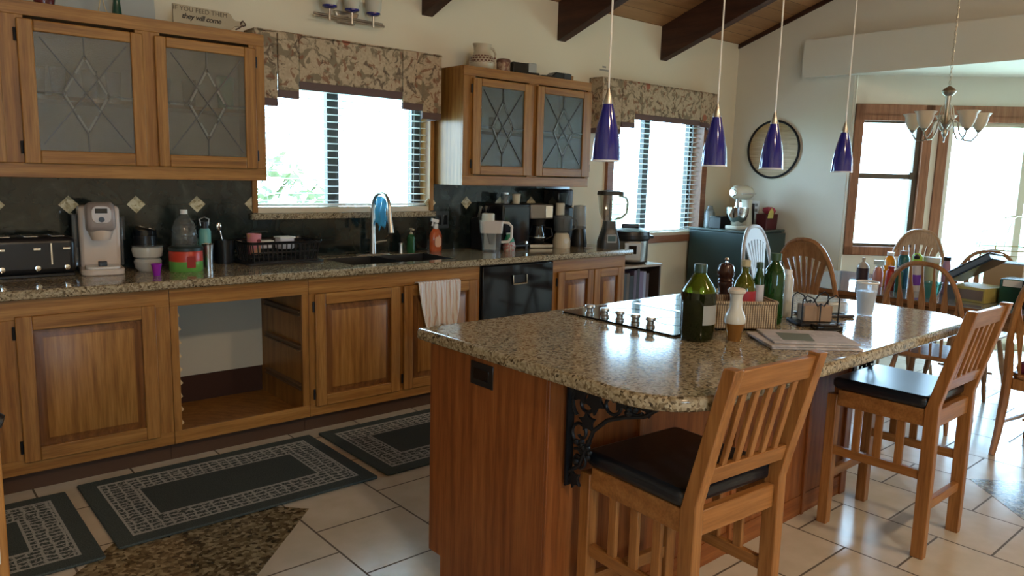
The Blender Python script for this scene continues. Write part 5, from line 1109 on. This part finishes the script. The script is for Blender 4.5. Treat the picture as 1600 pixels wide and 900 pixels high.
bottle('salt_bottle', (2.79, 1.53, CT), .022, .19, (rgb('frosted_white', (.5, .52, .5), .3), WHITE), 'slim frosted white bottle to the right of the green bottle', .2, .014)
t = thing('salad_carafe', 'waisted white-topped glass carafe of amber liquid before the basket', 'carafe', (2.215, 1.395, CT))
P('lower_glass', [(0, 0), (.024, 0), (.026, .004), (.026, .03), (.034, .058), (.034, .062), (0, .062)], M('amber_liquid', (.30, .13, .03), .1, trans=.4), t, 28)
P('upper_glass', [(.034, .060), (.036, .068), (.032, .088), (.021, .112), (.020, .145), (.024, .165), (.022, .165), (.018, .145), (.019, .112), (.030, .088), (.033, .066)], rgb('frosted_milk_glass', (.58, .58, .53), .25), t, 28)
P('stopper_rim', [(.024, .160), (.029, .164), (.030, .172), (.024, .178), (.012, .180), (0, .180)], rgb('beige_stopper', (.60, .54, .46), .4), t, 24)
# wire napkin holder, tray, butter dish
t = thing('napkin_holder', 'black wire napkin holder with brown napkins behind the newspapers', 'napkin holder', (2.745, 1.385, CT), R(-38))
bm = nb(); prism(bm, rrect(.17, .13, .01, 3), 'xy', 0, .012); obj('base_tray', bm, BLACKM, t, .003)
for y in (-.045, .045):
    bm = nb(); tube(bm, [(-.07, y, .01), (-.07, y, .10), (-.055, y, .115), (-.03, y, .105), (-.012, y, .075), (0, y, .085), (.012, y, .075), (.03, y, .105), (.055, y, .118), (.07, y, .105), (.07, y, .01)], .0028, 6); tube(bm, [(0, y, .01), (0, y, .085)], .0025, 6); obj('wire_side', bm, BLACKM, t)
bm = nb(); B(bm, -.055, .055, -.03, .035, .0125, .075); simple('napkin_stack', bm, rgb('brown_paper_napkin', (.30, .20, .13), .8), 'brown paper napkins stacked inside the wire holder', 'napkins', (2.745, 1.385, CT), R(-38), bevel=.004)
bm = nb()
t = thing('gadget', 'black oblong gadget lying before the wire napkin holder', 'gadget', (2.665, 1.295, CT), R(-38)); BX('shell', -.05, .05, -.03, .03, 0, .022, BLACKG, t, .006, 3); BX('button_strip', -.03, .03, -.012, .012, .021, .024, rgb('slate_strip', (.07, .09, .12), .3), t, .001); bm.free()
t = thing('butter_dish', 'clear covered butter dish on a dark tray at the island middle', 'butter dish', (2.95, 1.45, CT), R(-36)); BX('tray', -.105, .105, -.05, .05, 0, .012, rgb('dark_tray', (.03, .03, .035), .3), t, .004); BX('cover', -.075, .085, -.038, .038, .012, .062, mixglass('pale_cover', (.8, .82, .82), rough=.15, diff=(.6, .58, .5), dfac=.35), t, .012, 3); BX('butter', -.06, .03, -.022, .022, .014, .042, rgb('butter', (.60, .46, .22), .5), t, .006)
# newspapers
npm = M('newsprint', (.42, .40, .40), .8); q = N(npm); c = q.n('ShaderNodeTexCoord')
bk = q.n('ShaderNodeTexBrick'); q.l(q.coord(rot=(0, 0, .0)), bk.inputs[0]); bk.inputs['Scale'].default_value = 1; bk.inputs['Brick Width'].default_value = .07; bk.inputs['Row Height'].default_value = .05; bk.inputs['Mortar Size'].default_value = .004
bk.inputs['Color1'].default_value = (.30, .27, .28, 1); bk.inputs['Color2'].default_value = (.20, .22, .20, 1); bk.inputs['Mortar'].default_value = (.48, .45, .46, 1)
q.l(q.mix(q.ramp(q.noise(c.outputs['Object'], 9, 2), [(.5, (0, 0, 0)), (.55, (1, 1, 1))]), q.mix(.6, bk.outputs[0], (.45, .42, .43)), (.46, .43, .44)), q.b.inputs['Base Color'])
for i, (dx, dy, rz, w_, d_, z, l) in enumerate(((0, 0, -40, .30, .235, 0, 'newspaper at the bottom of the pile on the near island edge'), (-.012, .008, -36, .29, .22, .0072, 'newspaper in the middle of the pile on the near island edge'), (.012, -.004, -43, .28, .21, .0144, 'newspaper on top of the pile on the near island edge'))):
    t = thing('newspaper', l, 'newspaper', (2.385+dx, 1.235+dy, CT+z), R(rz), 'newspapers on the island'); bm = nb(); prism(bm, rrect(w_, d_, .004, 2), 'xy', 0, .0068); obj('pages', bm, npm, t, .002)
    bm = nb(); prism(bm, [(-.10, -.07), (.0, -.08), (.02, .04), (-.09, .05)], 'xy', .0066, .0071); obj('printed_picture', bm, rgb('print_%d' % i, [(.2, .15, .14), (.25, .22, .12), (.14, .16, .12)][i], .7), t)
t = thing('plastic_cup', 'tall white translucent plastic cup near the far end of island', 'cup', (3.12, 1.36, CT)); P('body', [(0, 0), (.030, 0), (.043, .135), (.041, .135), (.028, .004), (0, .004)], mixglass('milky_cup', (.85, .9, .94), rough=.2, diff=(.78, .82, .86), dfac=.45), t, 28); P('rim', [(.043, .132), (.046, .136), (.044, .141), (.041, .137)], WHITE, t, 28)
P('contents', [(0, .005), (.027, .005), (.039, .10), (0, .10)], M('milky_water', (.5, .6, .66), .1, trans=.5), t, 24)
# ============================================================ DINING
TX0, TX1, TY0, TY1, TZ = 4.86, 5.97, .55, 2.86, .75
t = thing('dining_table', 'long brown dining table with glossy top under the chandelier', 'table', ((TX0+TX1)/2, (TY0+TY1)/2, 0))
W_, D_ = TX1-TX0, TY1-TY0; TW = wood('table_wood', (.12, .05, .022), (.19, .085, .035), (.27, .13, .06), 'y', .12)
bm = nb(); prism(bm, rrect(W_, D_, .10, 6), 'xy', .722, TZ); obj('tabletop', bm, TW, t, .006)
bm = nb(); prism(bm, rrect(W_-.01, D_-.01, .095, 6), 'xy', TZ+.0003, TZ+.006); obj('glass_cover', bm, rgb('glossy_table_cover', (.22, .25, .27), .04, spec=.9), t, .001)  # blue-grey colour paints in the bluish reflection on the top
bm = nb(); B(bm, -W_/2+.08, W_/2-.08, -D_/2+.08, -D_/2+.10, .63, .722); B(bm, -W_/2+.08, W_/2-.08, D_/2-.10, D_/2-.08, .63, .722); B(bm, -W_/2+.08, -W_/2+.10, -D_/2+.08, D_/2-.08, .63, .722); B(bm, W_/2-.10, W_/2-.08, -D_/2+.08, D_/2-.08, .63, .722); obj('apron', bm, CHW['y'], t, .002)
for sx in (-1, 1):
    for sy in (-1, 1): P('leg', [(0, 0), (.025, 0), (.03, .05), (.022, .1), (.035, .3), (.042, .45), (.03, .5), (.045, .56), (.045, .722), (0, .722)], CHW['z'], t, 16, (sx*(W_/2-.12), sy*(D_/2-.12), 0))
def hoop(H, w, n=28, z0=.44): return [(w*math.copysign(abs(math.cos(a))**.75, math.cos(a)), z0+(H-z0)*abs(math.sin(a))**.8) for a in [math.pi*i/n for i in range(n+1)]]
def windsor(loc, rz, label, style, H=1.08, w=.225, mats=None, tilt=.17, cushion=False, straight=False, group='wooden dining chairs round the table', hr=.0135):
    t = thing('dining_chair', label, 'dining chair', loc, rz, group); mt = mats or CHW['z']
    yb = lambda z: -.19-(z-.44)*tilt
    Q = lambda x, z, dy=0: (x, yb(z)+dy, z)
    bm = nb(); prism(bm, rrect(.45, .43, .09, 6, 0, .01), 'xy', .42, .448); obj('seat', bm, mt, t, .01, 3)
    bm = nb(); tube(bm, [Q(x, z) for x, z in hoop(H, w)], hr, 8); obj('back_hoop', bm, mt, t)
    if style == 'fan':
        zb = .62; bm = nb(); hw = w*.93; bar(bm, Q(-hw*.99, zb), Q(hw*.99, zb), .03, .018, ax=(0, 0, 1)); obj('back_rail', bm, mt, t, .003)
        # crescent plate at the top between slot arc and hoop
        zi = lambda x: .44+(H-.012-.44)*max(0, 1-abs(x/(w-.006))**2.6)**.42
        zs = lambda x: H-.155+.05*(1-(x/.16)**2)
        bm = nb(); n = 22; xs_ = [-.165+.33*i/n for i in range(n+1)]; f = []
        for x in xs_:
            f.append([bm.verts.new(Q(x, zi(x), -.007)), bm.verts.new(Q(x, zs(x), -.007)), bm.verts.new(Q(x, zs(x), .007)), bm.verts.new(Q(x, zi(x), .007))])
        for a, b in zip(f, f[1:]):
            for k in range(4): bm.faces.new((a[k], a[(k+1) % 4], b[(k+1) % 4], b[k]))
        bm.faces.new(f[0]); bm.faces.new(f[-1][::-1]); obj('top_plate', bm, mt, t)
        bm = nb(); 
        for i in range(7):
            u = (i-3)/3; x0, x1 = .068*u, .135*u; wd = .0075 if 0 < i < 6 else .0115; seg = 8; L = []
            for k in range(seg+1):
                v = k/seg; z = zb+.01+(zs(x1)+.01-zb-.01)*v; x = x0+(x1-x0)*(v**1.8)
                ww = wd*(1+.7*v)
                L.append([bm.verts.new(Q(x-ww, z, -.006)), bm.verts.new(Q(x+ww, z, -.006)), bm.verts.new(Q(x+ww, z, .006)), bm.verts.new(Q(x-ww, z, .006))])
            for a, b in zip(L, L[1:]):
                for k in range(4): bm.faces.new((a[k], a[(k+1) % 4], b[(k+1) % 4], b[k]))
        sp = obj('fan_splat', bm, mt, t)
        # closing bottom plate of the splat
        bm = nb(); bar(bm, Q(-.075, zb+.03), Q(.075, zb+.03), .05, .014, ax=(0, 0, 1)); obj('splat_foot', bm, mt, t, .003)
        for s in (-1, 1):
            bm = nb(); tube(bm, [Q(s*w*.55, .44), Q(s*.11, zb)], .008, 8); obj('spindle', bm, mt, t)
    else:
        hp = lambda x: .44+(H-.44)*max(0, 1-abs(x/w)**2.67)**.4
        for i in range(7):
            x = (i-3)*.058; zt = hp(x*1.12)-.004; zl = .44
            prof = [(0, .006), (.12, .007), (.35, .010), (.50, .0165), (.62, .018), (.72, .013), (.82, .0065), (1, .0055)]
            bm = nb(); L = []
            for v, ww in prof:
                z = zl+(zt-zl)*v; xx = x*(1+.12*v); L.append([bm.verts.new(Q(xx-ww, z, -.005)), bm.verts.new(Q(xx+ww, z, -.005)), bm.verts.new(Q(xx+ww, z, .005)), bm.verts.new(Q(xx-ww, z, .005))])
            for a, b in zip(L, L[1:]):
                for k in range(4): bm.faces.new((a[k], a[(k+1) % 4], b[(k+1) % 4], b[k]))
            bm.faces.new(L[0][::-1]); bm.faces.new(L[-1]); obj('arrow_slat', bm, mt, t)
    legs = {}
    for sx in (-1, 1):
        for sy in (-1, 1):
            bx, by = sx*.205, (.19 if sy > 0 else -.235); tx, ty = sx*.15, (.14 if sy > 0 else -.14)
            f = lambda v: (tx+(bx-tx)*(1-v), ty+(by-ty)*(1-v), .425*v)
            bm = nb()
            if straight and sy < 0:
                bx = sx*w*.97; tube(bm, [(bx*1.0, -.30, 0), (bx, -.245, .12), (bx, -.205, .28), (bx, -.19, .44), (bx, yb(.62), .62)], [.016, .02, .024, .025, .019], 8)
            else: tube(bm, [f(0), f(.18), f(.3), f(.34), f(.55), f(.8), f(1)], [.011, .015, .013, .017, .020, .016, .013], 10)
            obj('leg', bm, mt, t); legs[sx, sy] = f
        a, b = legs[sx, -1](.38) if not straight else (sx*w*.95, -.19, .17), legs[sx, 1](.38); bm = nb(); tube(bm, [a, [(p+q_)/2 for p, q_ in zip(a, b)], b], [.008, .013, .008], 8); obj('stretcher', bm, mt, t)
    if straight:
        bm = nb(); B(bm, -.2, .2, -.2, -.18, .36, .42); B(bm, -.21, -.19, -.19, .19, .36, .42); B(bm, .19, .21, -.19, .19, .36, .42); B(bm, -.2, .2, .17, .19, .36, .42); obj('seat_rail', bm, mt, t, .003)
    bm = nb(); a = (-.175, -.02, .16); tube(bm, [a, (0, -.02, .16), (.175, -.02, .16)], [.008, .013, .008], 8); obj('stretcher', bm, mt, t)
    if cushion:
        bm = nb(); prism(bm, rrect(.42, .40, .06, 5, 0, .02), 'xy', .449, .50); simple('seat_cushion', bm, rgb('burgundy_cushion', (.20, .03, .06), .9), 'burgundy cushion on the chair at the right edge of the photo', 'cushion', loc, rz, bevel=.02)
    return t
PALE = rgb('pale_grey_chair', (.55, .55, .57), .25)  # one even pale grey over the whole chair
windsor((4.89, 2.43, 0), R(-90), 'brown fan-back dining chair, nearest the round wall tray', 'fan', 1.085, .225, hr=.016)
windsor((4.97, 1.735, 0), R(-90), 'brown arrow-slat dining chair at the near side of the table middle', 'arrow', 1.0, .235, hr=.0145)
windsor((5.97, 2.36, 0), R(90), 'brown fan-back dining chair on the far side under the nook window', 'fan', 1.10, .225, hr=.016, mats=wood('lighter_chair_wood', (.30, .16, .08), (.42, .24, .12), (.5, .3, .16), 'z', .3))
windsor((5.90, 1.84, 0), R(90), 'brown arrow-slat dining chair on the far side by the glass door', 'arrow', .99, .235)
windsor((4.90, 1.02, 0), R(-90), 'light brown dining chair with burgundy cushion at the right photo edge', 'arrow', 1.06, .235, cushion=True, straight=True, hr=.018, mats=SOAK['z'])
windsor((5.47, 3.03, 0), R(180), 'pale grey fan-back chair at the table end near the refrigerator', 'fan', 1.09, .225, mats=PALE, hr=.016)
# ---- things on the dining table
Tz = TZ+.0065
bottle('flask_bottle', (5.30, 2.352, Tz), .040, .185, (rgb('pale_flask_glass', (.42, .38, .33), .2), rgb('tan_cap', (.45, .36, .26), .5)), 'pale flask bottle with dark label, behind the plastic cup', .35, .012, (rgb('dark_brown_label', (.035, .015, .015), .5), .25, .95))
t = thing('spray_bottle', 'spray bottle of pink liquid with pale trigger on dining table', 'spray bottle', (5.25, 2.225, Tz)); P('body', [(0, 0), (.032, 0), (.033, .10), (.02, .135), (0, .14)], rgb('pink_liquid', (.50, .22, .18), .2), t); bm = nb(); bar(bm, (0, .03, .165), (0, -.04, .168), .022, .03); bar(bm, (0, -.02, .16), (0, -.035, .12), .01, .008); cyl(bm, (0, 0, .135), (0, 0, .155), .014, n=12); obj('trigger', bm, rgb('pale_aqua_trigger', (.5, .62, .62), .3), t)
bottle('honey_bottle', (5.36, 2.20, Tz), .036, .235, (rgb('amber_orange', (.85, .30, .01), .15), WHITE), 'orange bottle with white cap left of dark flask on dining table', .25, .022)
bottle('dark_flask', (5.32, 2.095, Tz), .038, .255, (rgb('dark_teal_metal', (.02, .10, .11), .2), rgb('brown_cap', (.30, .14, .09), .5)), 'dark teal flask with brown cap on the dining table', .2, .028)
bottle('red_bottle', (5.15, 2.10, Tz), .032, .16, (rgb('red_plastic', (.42, .04, .03), .3), rgb('red_cap', (.3, .03, .03), .3)), 'red bottle seen through the slats of the near arrow-back chair', .25, .02)
bottle('green_bottle', (5.12, 2.035, Tz), .024, .17, (rgb('dark_green_plastic', (.02, .10, .07), .25), BLACK), 'thin dark green bottle seen through the near arrow-back chair', .25, .014)
t = thing('spray_can', 'lime and black topped spray can with purple label on table', 'spray can', (5.28, 1.995, Tz)); P('body', [(0, 0), (.034, 0), (.034, .19), (0, .19)], rgb('white_can', (.55, .52, .55), .3), t); P('purple_label', [(.0345, .04), (.0345, .11)], rgb('purple_print', (.16, .05, .42), .4), t); P('lime_top', [(.034, .19), (.030, .235), (.015, .25), (0, .25)], rgb('lime_cap', (.35, .58, .06), .4), t); bm = nb(); lathe(bm, [(0, -.02), (.018, -.012), (.02, .004), (0, .02)], (-.022, -.005, .228), 12); obj('black_nozzle', bm, BLACK, t)
t = thing('ice_cream_tub', 'white tub with green print beside the spray can on table', 'tub', (5.32, 1.915, Tz)); P('tub', [(0, 0), (.042, 0), (.048, .225), (0, .225)], rgb('pale_green_print', (.42, .50, .36), .5), t); P('lid', [(.051, .20), (.051, .23), (0, .232)], rgb('tub_lid', (.62, .66, .66), .4), t); 
bottle('purple_bottle', (5.33, 1.83, Tz), .024, .24, (rgb('white_violet', (.42, .25, .42), .3), BLACK), 'violet and white bottle with black top right of the tub', .25, .022)
t = thing('glass_bowl', 'teal tinted glass bowl right of the tub on the table', 'bowl', (5.03, 1.80, Tz)); P('bowl', [(0, 0), (.03, 0), (.055, .06), (.058, .10), (.054, .10), (.05, .06), (.026, .006), (0, .006)], mixglass('teal_glass', (.5, .75, .7), rough=.05, diff=(.1, .3, .28), dfac=.4), t); P('rim', [(.058, .098), (.061, .101), (.058, .104), (.054, .101)], CLEARG, t)
t = thing('cardboard_box', 'yellow and brown printed box under the black folder on table', 'box', (5.22, 1.60, Tz), R(-10)); BX('box', -.13, .13, -.11, .12, 0, .09, rgb('olive_yellow_card', (.40, .34, .10), .6), t, .003); BX('brown_panel', -.134, -.129, -.10, .06, .015, .075, rgb('grey_brown_print', (.16, .12, .10), .6), t, 0)
BX('end_strip', -.135, -.128, .06, .12, 0, .09, rgb('slate_print', (.10, .12, .15), .5), t, 0)
t = thing('plastic_binder', 'dark blue glossy binder tilted on top of the yellow box', 'binder', (5.18, 1.62, Tz+.212), R(-5)); t.rotation_euler = (R(-34), R(6), R(-4)); BX('cover', -.11, .11, -.14, .14, -.034, -.024, rgb('glossy_dark_blue', (.02, .035, .055), .12), t, .004); BX('sheaf', -.10, .10, -.13, .13, -.024, .010, rgb('slate_sheaf', (.10, .14, .19), .3), t, .003); BX('top_cover', -.11, .11, -.14, .14, .010, .016, M('clear_dark_film', (.04, .06, .085), .08), t, .003)
t = thing('green_package', 'dark green glossy package right of the binder on the table', 'package', (5.26, 1.405, Tz)); BX('pack', -.09, .09, -.07, .07, 0, .155, rgb('green_gloss_pack', (.015, .08, .05), .2), t, .012, 3); BX('white_label', -.092, -.088, -.05, .05, .11, .15, WHITE, t, 0)
t = thing('tan_box', 'tan cardboard box further back beside the green package', 'box', (5.62, 1.565, Tz)); BX('box', -.09, .09, -.11, .11, 0, .21, rgb('tan_card', (.36, .24, .13), .8), t, .003); BX('flap', -.09, .09, -.112, .112, .21, .218, rgb('grey_flap', (.25, .28, .30), .6), t, .001)
t = thing('black_speaker', 'black glossy speaker shape behind the right-edge chair back', 'speaker', (5.12, 1.21, Tz)); BX('body', -.08, .08, -.11, .11, 0, .19, BLACKG, t, .015, 3); BX('grille', -.084, -.079, -.09, .09, .02, .12, rgb('charcoal_grille', (.03, .03, .05), .6), t, 0)
# wire dome plant stand in the nook
t = thing('wire_basket', 'faint wire dome basket standing in front of the glass door', 'wire basket', (6.95, 1.90, 0))
bm = nb()
for a in range(0, 180, 45): tube(bm, [(.28*math.cos(R(b))*math.cos(R(a)), .28*math.cos(R(b))*math.sin(R(a)), .97+.26*math.sin(R(b))) for b in range(0, 181, 12)], .003, 5)
obj('dome', bm, rgb('brass_wire', (.40, .32, .14), .4, metal=.5), t)
bm = nb(); tube(bm, [(.28*math.cos(R(a)), .28*math.sin(R(a)), .97) for a in range(0, 360, 15)], .005, 6, True); obj('upper_ring', bm, bpy.data.materials['brass_wire'], t)
bm = nb(); tube(bm, [(.28*math.cos(R(a)), .28*math.sin(R(a)), .93) for a in range(0, 360, 15)], .005, 6, True); obj('lower_ring', bm, bpy.data.materials['brass_wire'], t)
for a in (45, 165, 285):
    bm = nb(); tube(bm, [(.28*math.cos(R(a)), .28*math.sin(R(a)), .97), (.2*math.cos(R(a)), .2*math.sin(R(a)), .4), (.25*math.cos(R(a)), .25*math.sin(R(a)), 0)], .006, 6); obj('leg', bm, bpy.data.materials['brass_wire'], t)
# ---- left foreground edge: cabinet end with towel and handle
t = thing('range_side_cabinet', 'oak cabinet end at the extreme lower left edge of the photo', 'cabinet', (-.1, 1.93, 0))
BX('side_panel', -.30, .297, 0, .55, .0, .88, OAK['z'], t, .004); BX('white_inset', -.28, .281, -.008, 0, .56, .865, WHITE, t, .002)
bm = nb(); tube(bm, [(.262, -.006, .893), (.285, -.03, .90), (.302, -.035, .895)], [.02, .022, .014], 10); obj('black_handle', bm, BLACK, t)
